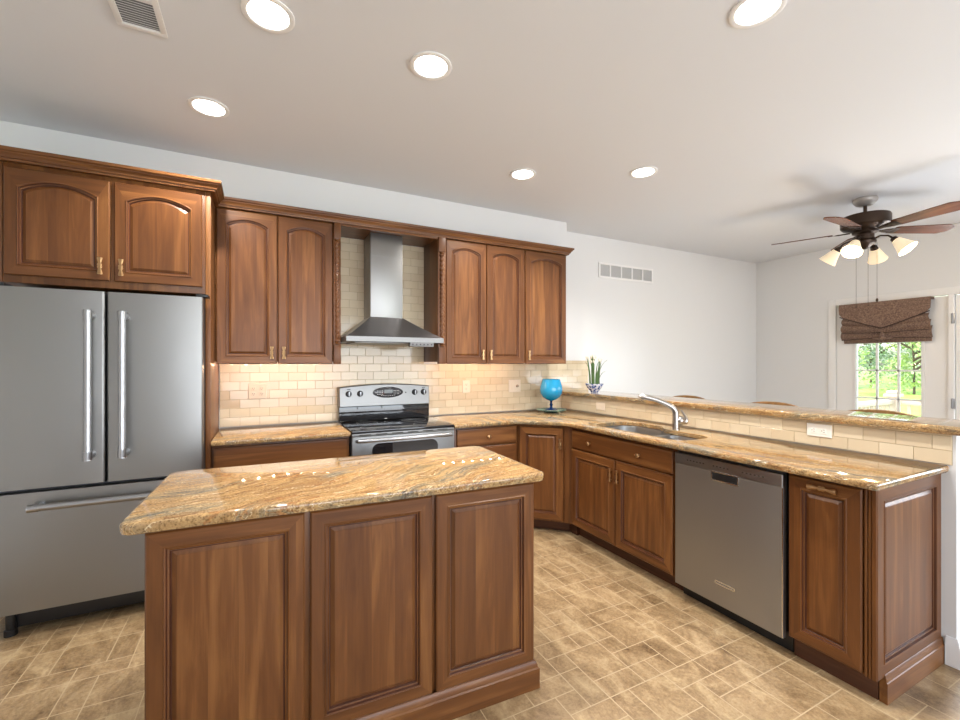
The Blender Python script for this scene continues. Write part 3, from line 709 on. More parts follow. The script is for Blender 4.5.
# ------------------------------------------------------------------ refrigerator
fr = thing('refrigerator', 'stainless steel french door refrigerator with bottom freezer', 'refrigerator', (-3.545, -.74, 0))
MB().box(-.432, .062, .137, .432, .70, 1.765, .004).box(-.42, .126, .03, .42, .68, .137).build('body', DGR, fr)
MB().box(-.425, .10, .03, .425, .125, .136, .004).build('base_grille', BLK, fr)
for s in (-1, 1): MB().lathe([(.026, 0), (.026, .03), (.020, .034), (.020, .137)], (s*.40, .092, .001), 14).build('foot', BLK, fr); MB().lathe([(.025, 0), (.025, .034)], (s*.38, .60, .001), 14).build('foot', BLK, fr)
def rounded_door(x0, x1, z0, z1, m=ST):
    mb = MB(); P = fillet([(x0, 0, .012), (x1, 0, .012), (x1, .056, 0), (x0, .056, 0)], 5)
    mb.loops([[(q.x, q.y, z0) for q in P], [(q.x, q.y, z1) for q in P]], cap0=True, cap1=True); return mb
def bar_handle(parent, p0, p1, out=-.055, r=.0165, off=.04):
    a, b = Vector(p0), Vector(p1); d = (b-a).normalized(); mb = MB(); o_ = Vector((0, out, 0))
    mb.tube([a+o_-d*.012, a+o_, b+o_, b+o_+d*.012], [r*1.15, r*1.0, r*1.0, r*1.15], 16)
    for p in (a+d*off*.3, b-d*off*.3): mb.tube([p, p+o_*.5, p+o_], [r*1.25, r*1.05, r*1.1], 12); mb.tube([p+o_-d*.020, p+o_+d*.020], r*1.14, 16)
    return mb.build('handle', STB, parent)
dl = rounded_door(-.436, -.004, .753, 1.762).build('door', ST, fr, fixn=True); bar_handle(dl, (-.060, 0, .895), (-.060, 0, 1.645))
dr_ = rounded_door(.004, .436, .753, 1.762).build('door', ST, fr, fixn=True); bar_handle(dr_, (.080, 0, .895), (.080, 0, 1.645))
dz = rounded_door(-.436, .436, .140, .733).build('freezer_drawer', ST, fr, fixn=True); bar_handle(dz, (-.275, 0, .668), (.275, 0, .668))
for s in (-1, 1): MB().box(s*.43-.03, .02, 1.766, s*.43+.03, .12, 1.782, .004).build('hinge_cover', BLK, fr)

# ------------------------------------------------------------------ stove
sv = thing('stove', 'freestanding stainless steel electric range with black glass cooktop', 'stove', (-1.875, -.64, 0))
hw = .379
MB().box(-hw, .03, .03, hw, .625, .895, .004).build('body', DGR, sv)
MB().box(-hw-.001, -.005, .896, hw+.001, .56, .916, .005).build('cooktop', BLKG, sv)
for x, y, r in ((-.19, .13, .105), (.19, .13, .085), (-.19, .40, .08), (.19, .40, .10)):
    MB().lathe([(r, 0), (r, .0006), (r-.003, .0006), (r-.003, 0)], (x, y, .9163), 40, cap0=False, cap1=False).build('burner_ring', simple('grey burner marking', (.10, .10, .10), .3), sv)
# backguard
mb = MB(); mb.box(-hw, .545, .9165, hw, .625, 1.04, .004, mi=1)
n = 24; L0 = []; L1 = []
prof = [(x/n*2-1) for x in range(n+1)]
front = [(-hw, 1.03), (hw, 1.03)]+[(hw*(1-2*k/n), 1.188+.022*math.cos(PI/2*(1-2*k/n))) for k in range(n+1)]
def tilt(z): return .527+.018*(z-1.03)/.18
rings = []
for d, dy in ((0, .085), (0, .006), (.006, 0)):
    cxz = [(x*(1-d/hw), z+(d if i < 2 else -d)) for i, (x, z) in enumerate(front)]
    rings.append([(x, tilt(z)+dy, z) for x, z in cxz])
mb.loops(rings, cap0=True, cap1=True, mi=0)
bgd = mb.build('backguard', [STH, BLKG], sv, fixn=True)
def on_guard(x, z, mbfun): pass
for x in (-.305, -.215, .245, .325):
    m_ = MB(); M = Matrix.Translation((x, tilt(1.14)-.001, 1.135)) @ Matrix.Rotation(PI/2, 4, 'X')
    m_.lathe([(.025, 0), (.023, .010), (.019, .022), (.017, .024)], seg=22, M=M, mi=0); m_.box(-.004, -.018, .024, .004, .018, .029, .001, mi=1, M=M)
    m_.build('knob', [BLK, STB], bgd)
m_ = MB(); M = Matrix.Translation((0.015, tilt(1.14)-.001, 1.140)) @ Matrix.Rotation(PI/2, 4, 'X') @ Matrix.Diagonal((1, .36, 1, 1))
m_.lathe([(.128, 0), (.126, .003), (.122, .004)], seg=40, M=M); m_.build('display_panel', simple('dark display bezel', (.03, .03, .033), .2), bgd)
m_ = MB(); y_ = tilt(1.14)-.0062
m_.box(-.018, y_, 1.132, .052, y_+.001, 1.162, mi=0)
for i in range(5):
    for j in range(3):
        for s in (-1, 1):
            xx = .015+s*(.05+.013*i); 
            if abs(xx-.015) < .112-.012*abs(j-1): m_.box(xx-.004, y_, 1.122+.014*j, xx+.004, y_+.001, 1.128+.014*j, mi=1)
for i in range(7): m_.box(.015-.055+.018*i-.005, y_, 1.108+.004*abs(i-3)/3, .015-.055+.018*i+.005, y_+.001, 1.113+.004*abs(i-3)/3, mi=1)
m_.build('button_marks', [simple('clock window', (.09, .10, .10), .1), simple('grey button', (.34, .34, .34), .4)], bgd)
MB().tube([(.165, tilt(1.13), 1.135), (.165, tilt(1.13)-.006, 1.135)], .006, 10).build('indicator', BLK, bgd)
for x in (-.305, .325): MB().box(x-.014, tilt(1.17)-.003, 1.168, x+.014, tilt(1.17), 1.174).build('marking', BLK, bgd)
# front
mb = MB(); mb.box(-hw, -.005, .876, hw, .03, .895, .003)
ff = mb.build('front_rail', STH, sv)
for k in range(6): MB().box(-.29+.115*k-.04, -.0075, .882, -.29+.115*k+.04, -.0045, .889, .001).build('vent_slot', SLOT, ff)
od = MB().box(-hw, -.012, .245, hw, .029, .874, .006).build('oven_door', STH, sv)
mb = MB(); P = fillet([(-.235, .40, .04), (.235, .40, .04), (.245, .822, .05), (-.245, .822, .05)], 6)
mb.loops([[(q.x, -.0105, q.y) for q in P], [(q.x, -.0155, q.y) for q in P], [(q.x, -.0155, q.y) for q in inset(P, .012)]], cap0=False, cap1=True); mb.build('oven_window', BLKG, od, fixn=True)
mb = MB(); mb.tube([(-.345, -.012, .846), (-.34, -.045, .849), (-.25, -.062, .852), (0, -.068, .853), (.25, -.062, .852), (.34, -.045, .849), (.345, -.012, .846)], [.013]*7, 12); mb.build('handle', STB, od)
MB().box(-hw, -.010, .045, hw, .029, .238, .006).build('storage_drawer', STH, sv)
for s in (-1, 1): MB().lathe([(.02, 0), (.02, .03)], (s*.34, .08, .001), 12).build('foot', BLK, sv); MB().lathe([(.02, 0), (.02, .03)], (s*.34, .56, .001), 12).build('foot', BLK, sv)

# ------------------------------------------------------------------ range hood
hd = thing('range_hood', 'stainless steel chimney range hood mounted over the stove', 'range hood', (-1.895, -.010, 1.53))
mb = MB()
fw, fd = .372, .492; z0 = .012
L = [[(-fw, -fd, z0), (fw, -fd, z0), (fw, -.001, z0), (-fw, -.001, z0)], [(-fw, -fd, z0+.036), (fw, -fd, z0+.036), (fw, -.001, z0+.036), (-fw, -.001, z0+.036)]]
mb.loops(L, cap0=False, cap1=False, mi=1)
L2 = [[(-fw+.004, -fd+.004, z0+.037), (fw-.004, -fd+.004, z0+.037), (fw-.004, -.001, z0+.037), (-fw+.004, -.001, z0+.037)]]
for t_ in (.25, .5, .75, 1):
    e = t_; a = fw+(.130-fw)*e; xo = -.017*e; d_ = fd+(.254-fd)*e; zz = z0+.037+(.205-.037)*(t_**1.12)
    L2.append([(-a+xo, -d_, zz), (a+xo, -d_, zz), (a+xo, -.001, zz), (-a+xo, -.001, zz)])
mb.loops(L2, cap0=True, cap1=True, mi=0)
mb.box(-fw+.002, -fd+.002, z0, fw-.002, -.002, z0+.004, mi=2)
mb.build('canopy', [STD, simple('satin steel band', (.27, .27, .27), .5, 1), DGR], hd, fixn=True, ang=20)
MB().box(-.146, -.250, .2065, .112, -.001, .880, .002).build('chimney', ST, hd)
MB().box(-.147, -.251, .70, .113, -.001, .704, .0005).build('chimney_seam', ST, hd)
cs = MB().box(.10, -fd+.001, -.020, .29, -fd+.05, z0-.001, .002).build('control_strip', simple('grey control strip', (.16, .16, .165), .5), hd)
for k in range(6): MB().tube([(.12+.03*k, -fd+.001, -.004), (.12+.03*k, -fd-.002, -.004)], .006, 10).build('button', BLK, cs)
MB().box(-.30, -.42, 0.004, .30, -.06, .0115, .002).build('filter', STH, hd)

# ------------------------------------------------------------------ dishwasher
dw = thing('dishwasher', 'stainless steel dishwasher built in under the peninsula counter', 'dishwasher', (-.597, -1.907, 0), R90)
MB().box(.004, .001, .11, .606, .57, .868, .002).build('tub', BLK, dw)
MB().box(.002, .055, .001, .608, .57, .108, .002).build('kick_plate', BLK, dw)
mb = MB(); P = fillet([(.006, -.025, .006), (.604, -.025, .006), (.604, 0, 0), (.006, 0, 0)], 4)
mb.loops([[(q.x, q.y, .088) for q in P], [(q.x, q.y, .797) for q in P]], cap0=True, cap1=True); dp = mb.build('door', STDW, dw, fixn=True)
cp = MB(); P = fillet([(.006, -.028, .006), (.604, -.028, .006), (.604, 0, 0), (.006, 0, 0)], 4)
cp.loops([[(q.x, q.y, .799) for q in P], [(q.x, q.y, .858) for q in P]], cap0=True, cap1=True); cpo = cp.build('control_panel', STB, dw, fixn=True)
for ks in (range(0, 6), range(8, 13), range(16, 22)):
    mk = MB()
    for k in ks: mk.box(.09+.02*k, -.0286, .824, .09+.02*k+.009, -.0281, .830)
    mk.build('control_marks', DGR, cpo)
pk = MB(); pk.box(.246, -.027, .754, .388, -.0255, .796, .0005, mi=1); pk.box(.241, -.030, .749, .393, -.0255, .756, .001, mi=0); pk.box(.241, -.030, .756, .247, -.0255, .800, .001, mi=0); pk.box(.387, -.030, .756, .393, -.0255, .800, .001, mi=0); pk.box(.241, -.030, .795, .393, -.0255, .800, .001, mi=0)
pk.build('pocket_handle', [CHR, BLK], dp)
MB().box(.262, -.0275, .198, .372, -.0255, .202, mi=0).box(.262, -.0275, .212, .372, -.0255, .216).box(.262, -.0275, .202, .266, -.0255, .212).box(.368, -.0275, .202, .372, -.0255, .212).build('badge', CHR, dp)
MB().box(.600, -.0265, .092, .6045, -.024, .795).build('edge_trim', CHR, dp)

# ------------------------------------------------------------------ under cabinet lights
def led_strip(x0, x1, label, start):
    t = thing('under_cabinet_light', label, 'light fixture', ((x0+x1)/2, -.21, 1.3935), 0, 'under cabinet LED strips'); w = (x1-x0)/2
    MB().box(-w, -.012, -.008, w, .012, -.001, .001).build('housing', PLW, t)
    k = start
    while k < x1-.03:
        MB().lathe([(.007, 0), (.0065, -.003), (.002, -.005)], (k-(x0+x1)/2, 0, -.0082), 10).build('led', LEDM, t)
        l_ = lamp('led_glow', 'POINT', (k-(x0+x1)/2, 0, -.016), 0.8, (1, .60, .36), shadow_soft_size=.008); l_.parent = t; k += .1
led_strip(-3.05, -2.34, 'thin LED strip under the wall cabinet left of the hood', -3.01)
led_strip(-1.43, -.68, 'thin LED strip under the two door cabinet right of the hood', -1.37)

# ------------------------------------------------------------------ outlets
def plate(name, label, cat, loc, rz, w, h, kind, m=PLB, group=None):
    t = thing(name, label, cat, loc, rz, group)
    L = []
    for d, yy in ((0, 0), (0, -.003), (.004, -.006)):
        L.append([(-w/2+d, yy, -h/2+d), (w/2-d, yy, -h/2+d), (w/2-d, yy, h/2-d), (-w/2+d, yy, h/2-d)])
    MB().loops(L, cap0=True, cap1=True).build('cover_plate', m, t, fixn=True)
    def recept(cx, cz, hor=False):
        mb = MB(); 
        if hor: mb.box(cx-.014, -.0085, cz-.017, cx+.014, -.006, cz+.017, .001)
        else: mb.box(cx-.017, -.0085, cz-.014, cx+.017, -.006, cz+.014, .001)
        r = mb.build('socket', m, t); s = MB()
        for k in (-1, 1):
            if hor: s.box(cx-.002, -.0092, cz+k*.006-.001, cx+.007, -.0085, cz+k*.006+.001)
            else: s.box(cx+k*.006-.001, -.0092, cz-.002, cx+k*.006+.001, -.0085, cz+.007)
        if hor: s.box(cx-.010, -.0092, cz-.002, cx-.006, -.0085, cz+.002)
        else: s.box(cx-.002, -.0092, cz-.010, cx+.002, -.0085, cz-.006)
        s.build('slot', SLOT, r)
    if kind == 'quad':
        for cx in (-w*.23, w*.23):
            for cz in (-.02, .02): recept(cx, cz)
    if kind == 'duplex':
        for cz in (-.02, .02): recept(0, cz)
    if kind == 'hduplex':
        for cx in (-.024, .024): recept(cx, 0, True)
    if kind == 'switch':
        MB().box(-.017, -.0085, -.033, .017, -.006, .033, .001).build('rocker', m, t)
    if kind == 'dimmer':
        MB().box(-.042, -.0085, -.033, -.012, -.006, .033, .001).build('rocker', m, t); M = Matrix.Translation((.026, -.006, 0)) @ Matrix.Rotation(PI/2, 4, 'X')
        MB().lathe([(.014, 0), (.013, .012), (.010, .014)], seg=18, M=M).build('dial', simple('tan dial', sr(170, 150, 128), .5), t)
    return t
plate('wall_outlet', 'cream four socket outlet plate on the tiles left of the stove', 'outlet', (-2.831, -.0095, 1.172), 0, .122, .118, 'quad')
plate('wall_outlet', 'cream single outlet plate on the tiles just right of the stove', 'outlet', (-1.10, -.0095, 1.165), 0, .076, .118, 'duplex')
plate('wall_switch', 'cream wide switch plate on the tiles left of the blue goblet', 'switch', (-.572, -.0095, 1.158), 0, .135, .122, 'dimmer')
plate('wall_switch', 'small cream plate on the half wall tiles left of the faucet', 'switch', (0.0, -.598, .985), R90, .115, .072, 'blank')
plate('wall_outlet', 'white outlet mounted sideways on the half wall tiles right of the faucet', 'outlet', (0.0, -2.365, 1.003), R90, .122, .072, 'hduplex', PLW)

# ------------------------------------------------------------------ goblet, tray, plant
tr = thing('glass_tray', 'round clear glass tray on dark feet under the blue goblet', 'tray', (-.335, -.29, .9145))
MB().lathe([(.05, .018), (.135, .020), (.142, .026), (.140, .030), (.132, .025), (.02, .023)], seg=40).build('plate', TRAYG, tr)
MB().lathe([(.072, .001), (.074, .004), (.070, .0175), (.02, .0178)], seg=28).build('foot', simple('black glass foot', (.01, .03, .03), .1), tr)
g = thing('glass_goblet', 'large turquoise blue glass goblet standing on the glass tray', 'goblet', (-.335, -.29, .9395))
MB().lathe([(.058, .002), (.060, .005), (.045, .011), (.014, .020), (.010, .035), (.017, .048), (.011, .060), (.010, .075), (.014, .084)], seg=32).build('stem', BLUED, g)
pr = [(r_*1.13, z_) for r_, z_ in [(.014, .084), (.040, .096), (.072, .120), (.090, .155), (.095, .185), (.092, .220), (.084, .255), (.075, .290), (.072, .290), (.081, .255), (.089, .220), (.092, .185), (.087, .155), (.069, .122), (.038, .099), (.008, .090)]]
MB().lathe(pr, seg=40).build('bowl', BLUE, g)
pl = thing('potted_plant', 'white budded green stems in a blue and white china bowl on the bar ledge', 'plant', (.10, -.40, 1.096))
MB().lathe([(.034, .001), (.036, .010), (.040, .014), (.062, .040), (.082, .070), (.088, .088), (.084, .088), (.076, .068), (.030, .062)], seg=36).build('bowl', CHINA, pl)
MB().lathe([(.070, .074), (.02, .080)], seg=24).build('pebbles', simple('dark soil', sr(60, 52, 44), .9), pl)
STEM = leafmat('narcissus stem green', sr(60, 96, 50), sr(112, 142, 84)); BUD = simple('papery white bud', sr(222, 212, 196), .7)
rnd = random.Random(5); stm = MB(); lf = MB(); bd = MB()
for k in range(20):
    a = rnd.random()*2*PI; r = .012+rnd.random()*.042; h = .285+rnd.random()*.06; bx, by = r*math.cos(a), r*math.sin(a); ox, oy = bx*1.5+rnd.uniform(-.012, .012), by*1.5+rnd.uniform(-.012, .012)
    stm.tube([(bx, by, .076), (bx*1.1, by*1.1, .17), (ox, oy, h)], [.0045, .0045, .003], 7)
    for q in range(4):
        dx, dy = rnd.uniform(-.012, .012), rnd.uniform(-.012, .012)
        bd.lathe([(.001, -.01), (.006, 0), (.005, .010), (.001, .017)], (ox+dx, oy+dy, h+rnd.uniform(-.004, .012)), 7)
for k in range(11):
    a = rnd.random()*2*PI; r = .03+rnd.random()*.025; c_, s_ = math.cos(a), math.sin(a); h = .13+rnd.random()*.17; lean = .03+rnd.random()*.06
    V = []; n = 6
    for i in range(n+1):
        u = i/n; rr = r+lean*u*u; w = .006*(1-u**2*.85); z = .076+(h)*math.sin(u*1.35)/math.sin(1.35)
        V += [(rr*c_-s_*w, rr*s_+c_*w, z), (rr*c_+s_*w, rr*s_-c_*w, z), (rr*c_+c_*.002, rr*s_+s_*.002, z-.001)]
    F = []
    for i in range(n):
        for j in range(3): F.append((i*3+j, i*3+(j+1) % 3, (i+1)*3+(j+1) % 3, (i+1)*3+j))
    lf.add(V, F)
stm.build('stems', STEM, pl); lf.build('leaves', STEM, pl, fixn=True); bd.build('buds', BUD, pl)

# ------------------------------------------------------------------ ceiling fittings
spots = [(-2.785, -1.765, 'nearest the ceiling air vent'), (-2.10, -1.77, 'in the middle above the island'), (-3.063, -.915, 'nearest the refrigerator cabinet'),
         (-1.07, -2.66, 'at the top right, largest in view'), (-1.087, -.972, 'nearest the hood side cabinets on the right'), (-.32, -1.397, 'above the sink, furthest right')]
base = None
for i, (x, y, w) in enumerate(spots):
    if base is None:
        t = base = thing('recessed_light', '', 'ceiling light', (x, y, H), 0, 'recessed ceiling lights')
        MB().lathe([(.098, -.001), (.098, -.005), (.090, -.008), (.078, -.006), (.074, -.001)], seg=36, cap0=False, cap1=False).build('trim_ring', CANW, t)
        MB().lathe([(.0745, -.0012), (.0735, -.0035), (.04, -.0045), (.01, -.005)], seg=36).build('lens', LENS, t)
    else:
        t = tree_copy(base); t.location = (x, y, H)
    t['label'] = 'white recessed ceiling light, lit, '+w
    l_ = lamp('downlight', 'SPOT', (0, 0, -.012), 78, (1, .96, .91), (0, 0, 0), spot_size=math.radians(140), spot_blend=.6, shadow_soft_size=.045); l_.parent = t
v = thing('ceiling_vent', 'white louvred air vent in the ceiling at the top left', 'vent', (-3.25, -1.63, H))
mb = MB(); fx, fy = .085, .19
for a in [(-fx, -fy, fx, -fy+.022), (-fx, fy-.022, fx, fy), (-fx, -fy+.022, -fx+.022, fy-.022), (fx-.022, -fy+.022, fx, fy-.022)]: mb.box(a[0], a[1], -.010, a[2], a[3], -.001, .001)
mb.box(-fx+.02, -.006, -.009, fx-.02, .006, -.002)
mb.build('frame', TRIM, v); MB().box(-fx+.01, -fy+.01, -.002, fx-.01, 0, -.0012).build('backing', SLOT, v); MB().box(-fx+.01, 0, -.0022, fx-.01, fy-.01, -.0012).build('backing', simple('vent inner grey', sr(120, 119, 117), .6), v)
for k in range(24):
    yy = -fy+.030+k*.0143
    if abs(yy) < .010: continue
    s = -1 if yy < 0 else 1
    M = Matrix.Translation((0, yy, -.006)) @ Matrix.Rotation(-.75 if s < 0 else .5, 4, 'X'); q_ = .0065 if s < 0 else .0042; MB().box(-fx+.021, -q_, -.0006, fx-.021, q_, .0006, M=M).build('louvre', TRIM, v)
v = thing('wall_vent', 'white five section air return grille high on the far wall', 'vent', (.925, -.001, 2.412))
gw, gh = .415, .085; mb = MB()
mb.box(-gw, -.010, gh-.022, gw, 0, gh, .002).box(-gw, -.010, -gh, gw, 0, -gh+.022, .002).box(-gw, -.010, -gh+.022, -gw+.022, 0, gh-.022, .002).box(gw-.022, -.010, -gh+.022, gw, 0, gh-.022, .002)
for k in range(1, 5): x = -gw+2*gw*k/5; mb.box(x-.009, -.008, -gh+.02, x+.009, 0, gh-.02)
mb.build('frame', TRIM, v); MB().box(-gw+.02, -.0025, -gh+.02, gw-.02, -.0005, gh-.02).build('backing', VENTG, v)
for k in range(9):
    z = -gh+.030+k*.0138; M = Matrix.Translation((0, -.004, z)) @ Matrix.Rotation(.7, 4, 'X'); MB().box(-gw+.022, -.004, -.0006, gw-.022, .004, .0006, M=M).build('louvre', VENTG, v)

# ------------------------------------------------------------------ ceiling fan
fn = thing('ceiling_fan', 'dark bronze ceiling fan with five wooden blades and four lit glass shades', 'ceiling fan', (1.76, -1.87, H))
MB().lathe([(.082, -.001), (.085, -.012), (.080, -.030), (.062, -.052), (.040, -.062), (.016, -.064)][::-1], seg=36).build('canopy', PEWT, fn, fixn=True)
MB().lathe([(.013, -.13), (.013, -.063)], seg=16).build('downrod', BRONZE, fn)
MB().lathe([(.020, -.118), (.045, -.124), (.060, -.135), (.120, -.142), (.162, -.152), (.168, -.165), (.166, -.235), (.150, -.252), (.110, -.262), (.090, -.275), (.060, -.280), (.03, -.281)][::-1], seg=44).build('motor_housing', BRONZE, fn, fixn=True)
MB().lathe([(.085, -.276), (.088, -.292), (.060, -.305), (.062, -.35), (.075, -.365), (.070, -.385), (.040, -.40), (.018, -.425), (.006, -.43)][::-1], seg=32, flute=.0, fn=8).build('light_kit_body', BRONZE, fn, fixn=True)
for k, deg in enumerate((112, 184, 256, 328, 40)):
    a = math.radians(deg); M = Matrix.Rotation(a, 4, 'Z') @ Matrix.Translation((0, 0, -.272)) @ Matrix.Rotation(math.radians(-13), 4, 'X')
    P = fillet([(.215, -.050, .02), (.60, -.072, .045), (.665, -.040, .04), (.665, .040, .04), (.60, .072, .045), (.215, .050, .02)], 5)
    if area2(P) < 0: P = P[::-1]
    mb = MB(); mb.loops([[(q.x, q.y, -.004) for q in P], [(q.x, q.y, .004) for q in P]], cap0=True, cap1=True); b_ = mb.build('blade', BLADE, fn, fixn=True); b_.matrix_local = M; M = Matrix.Identity(4)
    mb = MB(); mb.box(.10, -.014, -.010, .20, .014, -.003, .002, M=M); mb.box(.185, -.040, -.008, .245, .040, -.0045, .0015, M=M)
    mb.tube([(.10, 0, -.006), (.14, .018, -.006), (.19, .030, -.006)], .005, 8, M=M).tube([(.10, 0, -.006), (.14, -.018, -.006), (.19, -.030, -.006)], .005, 8, M=M); mb.build('blade_bracket', BRONZE, b_)
for k, deg in enumerate((184, -86, 4, 94)):
    a = math.radians(deg); M = Matrix.Rotation(a, 4, 'Z')
    am = MB().tube([(.055, 0, -.355), (.10, 0, -.338), (.15, 0, -.350), (.180, 0, -.380)], [.008, .007, .007, .009], 10, M=M)
    M2 = M @ Matrix.Translation((.180, 0, -.380)) @ Matrix.Rotation(math.radians(-40), 4, 'Y')
    am.lathe([(.012, .01), (.024, 0), (.027, -.022), (.030, -.030)][::-1], seg=20, M=M2); arm = am.build('lamp_arm', BRONZE, fn, fixn=True)
    MB().lathe([(.030, -.026), (.036, -.045), (.046, -.075), (.056, -.105), (.068, -.135), (.070, -.138), (.062, -.134), (.050, -.105), (.040, -.075), (.028, -.040)], seg=28, M=M2, cap0=False, cap1=False).build('lamp_shade', SHADE, arm)
    c_ = M2 @ Vector((0, 0, -.085)); MB().lathe([(.004, .03), (.018, .018), (.024, 0), (.018, -.018), (.004, -.026)][::-1], seg=16, M=M2 @ Matrix.Translation((0, 0, -.082))).build('bulb', BULB, arm, fixn=True)
    e = M2 @ Vector((0, 0, -.150)); l_ = lamp('fan_bulb_light', 'POINT', e, 9, (1, .80, .55), shadow_soft_size=.03); l_.parent = fn
for (x, y, z1, kn) in ((-.035, .048, -.915, 0), (-.005, -.022, -.905, 0), (.025, -.070, -.862, 1)):
    mb = MB().tube([(x, y, -.38), (x, y, z1)], .0013, 6)
    if kn: mb.lathe([(.003, .012), (.008, .004), (.009, -.010), (.004, -.018)][::-1], (x, y, z1), 10)
    else: mb.lathe([(.002, .005), (.004, 0), (.002, -.006)][::-1], (x, y, z1), 8)
    mb.build('pull_chain', BRONZE, fn)

# ------------------------------------------------------------------ roman shade
rs = thing('roman_shade', 'brown tweed roman shade with a pointed flap on the glass door', 'window shade', (XR-.014, -1.415, 1.60), R90)
# local x = world -y ; front is -y local = world -x
def cloth(name, top, bot, y0, bulge, n=24, drop=None, amp=.0, hw=.39):
    mb = MB(); V = []; rows = 6
    for side in (0, 1):
        for j in range(rows+1):
            t_ = j/rows
            for i in range(n+1):
                u = -1+2*i/n; zt = top(u); zb = bot(u); z = zt+(zb-zt)*t_
                V.append((u*hw*(1+.005*math.sin(5*t_+name.__len__())), y0-bulge*math.sin(PI*t_)-.010*(1-side)-amp*math.sin(9*u+5*t_), z))
    F = []; w = n+1; o1 = (rows+1)*w
    for j in range(rows):
        for i in range(n):
            F.append((j*w+i, j*w+i+1, (j+1)*w+i+1, (j+1)*w+i)); F.append((o1+j*w+i, o1+(j+1)*w+i, o1+(j+1)*w+i+1, o1+j*w+i+1))
    for i in range(n): F.append((i, o1+i, o1+i+1, i+1)); F.append((rows*w+i, rows*w+i+1, o1+rows*w+i+1, o1+rows*w+i))
    for j in range(rows): F.append((j*w, (j+1)*w, o1+(j+1)*w, o1+j*w)); F.append((j*w+n, o1+j*w+n, o1+(j+1)*w+n, (j+1)*w+n))
    mb.add(V, F); return mb.build(name, FAB, rs, fixn=True)
cloth('bottom_band', lambda u: .10, lambda u: .010, -.008, .006, amp=.001, hw=.375)
cloth('lower_fold', lambda u: .17, lambda u: .062-.012*u*u, -.030, .030, amp=.002, hw=.388)
cloth('middle_fold', lambda u: .235, lambda u: .120+.012*abs(u), -.040, .034, amp=.002, hw=.382)
cloth('upper_fold', lambda u: .30, lambda u: .170+.055*abs(u)**1.3, -.052, .034, amp=.002, hw=.372)
cloth('pointed_flap', lambda u: .462, lambda u: .170+.150*abs(u)**1.1 if abs(u) < .97 else .35, -.092, .004, amp=.001, hw=.392)
PIPE = simple('dark brown braid and fold shadow', sr(62, 44, 36), .8)  # braid along the flap; the dark tubes also stand in for fold shadows
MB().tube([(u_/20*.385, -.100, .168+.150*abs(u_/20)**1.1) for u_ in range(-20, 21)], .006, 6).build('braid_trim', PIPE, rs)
MB().tube([(u_/20*.375, -.080-.01*(1-abs(u_/20)), .118+.012*abs(u_/20)) for u_ in range(-20, 21)], .004, 6).build('fold_shadow_line', PIPE, rs)  # dark tube drawn along the fold edge as its shadow line
MB().tube([(u_/20*.38, -.060-.008*(1-abs(u_/20)), .060-.012*(u_/20)**2) for u_ in range(-20, 21)], .004, 6).build('fold_shadow_line', PIPE, rs)
MB().box(-.39, -.095, .440, .39, 0, .463, .003).build('headrail', FAB, rs)
mb = MB().tube([(-.09, -.072, .062), (0, -.090, .052), (.09, -.072, .062)], [.006, .020, .006], 10); mb.lathe([(.02, -.03), (.028, 0), (.012, .05)], (0, -.085, .075), 14); mb.build('tassel_knot', FAB, rs)

# ------------------------------------------------------------------ bar stools
def stool(loc, rz, label):
    t = thing('bar_stool', label, 'bar stool', loc, rz, 'bar stools behind the ledge')
    # faces local -x (towards the bar); backrest at +x... built so the curved crest rail runs along y
    MB().box(-.19, -.20, .68, .17, .20, .72, .012).build('seat', STOOLW, t)
    for sx, sy in ((-1, -1), (-1, 1)): MB().tube([(sx*.19-.02, sy*.20, .001), (-.15, sy*.165, .68)], [.016, .020], 10).build('leg', STOOLW, t)
    for sy in (-1, 1): MB().tube([(.19, sy*.20, .001), (.15, sy*.175, .68), (.165, sy*.175, .80), (.20, sy*.185, 1.0)], [.016, .020, .018, .015], 10).build('leg', STOOLW, t)
    for z, k in ((.25, .19), (.42, .18)):
        MB().tube([(-.17, -k, z), (-.17, k, z)], .010, 8).tube([(.17, -k, z+.04), (.17, k, z+.04)], .010, 8).tube([(-.17, -k, z+.02), (.17, -k, z+.06)], .010, 8).tube([(-.17, k, z+.02), (.17, k, z+.06)], .010, 8).build('stretcher', STOOLW, t)
    V = []; n = 16
    for i in range(n+1):
        u = -1+2*i/n; y = u*.235; x = .205-.035*u*u+.03; zt = 1.085-.040*abs(u)**2.2; zb = 1.0-.01*abs(u)
        V += [(x-.011, y, zb), (x+.011, y, zb), (x+.011, y, zt-.004), (x, y, zt), (x-.011, y, zt-.004)]
    F = []
    for i in range(n):
        for j in range(5): F.append((i*5+j, i*5+(j+1) % 5, (i+1)*5+(j+1) % 5, (i+1)*5+j))
    F += [(0, 1, 2, 3, 4), tuple(n*5+j for j in (4, 3, 2, 1, 0))]
    MB().add(V, F).build('crest_rail', STOOLW, t, fixn=True)
    for k in range(5): y = -.12+.06*k; MB().tube([(.155, y, .72), (.215, y, 1.01)], .007, 8).build('spindle', STOOLW, t)
    return t
s1 = stool((.50, -.97, 0), 0, 'wooden bar stool behind the bar ledge, nearest the corner with the plant')
for (x, y, rz_, dz, lb) in ((.50, -1.72, 0.02, 0, 'wooden bar stool behind the bar ledge, between the other two stools'), (.50, -2.36, -.02, 0, 'wooden bar stool behind the bar ledge, in front of the glass door')):
    s = tree_copy(s1); s.location = (x, y, 0); s.rotation_euler = (0, 0, rz_); s['label'] = lb

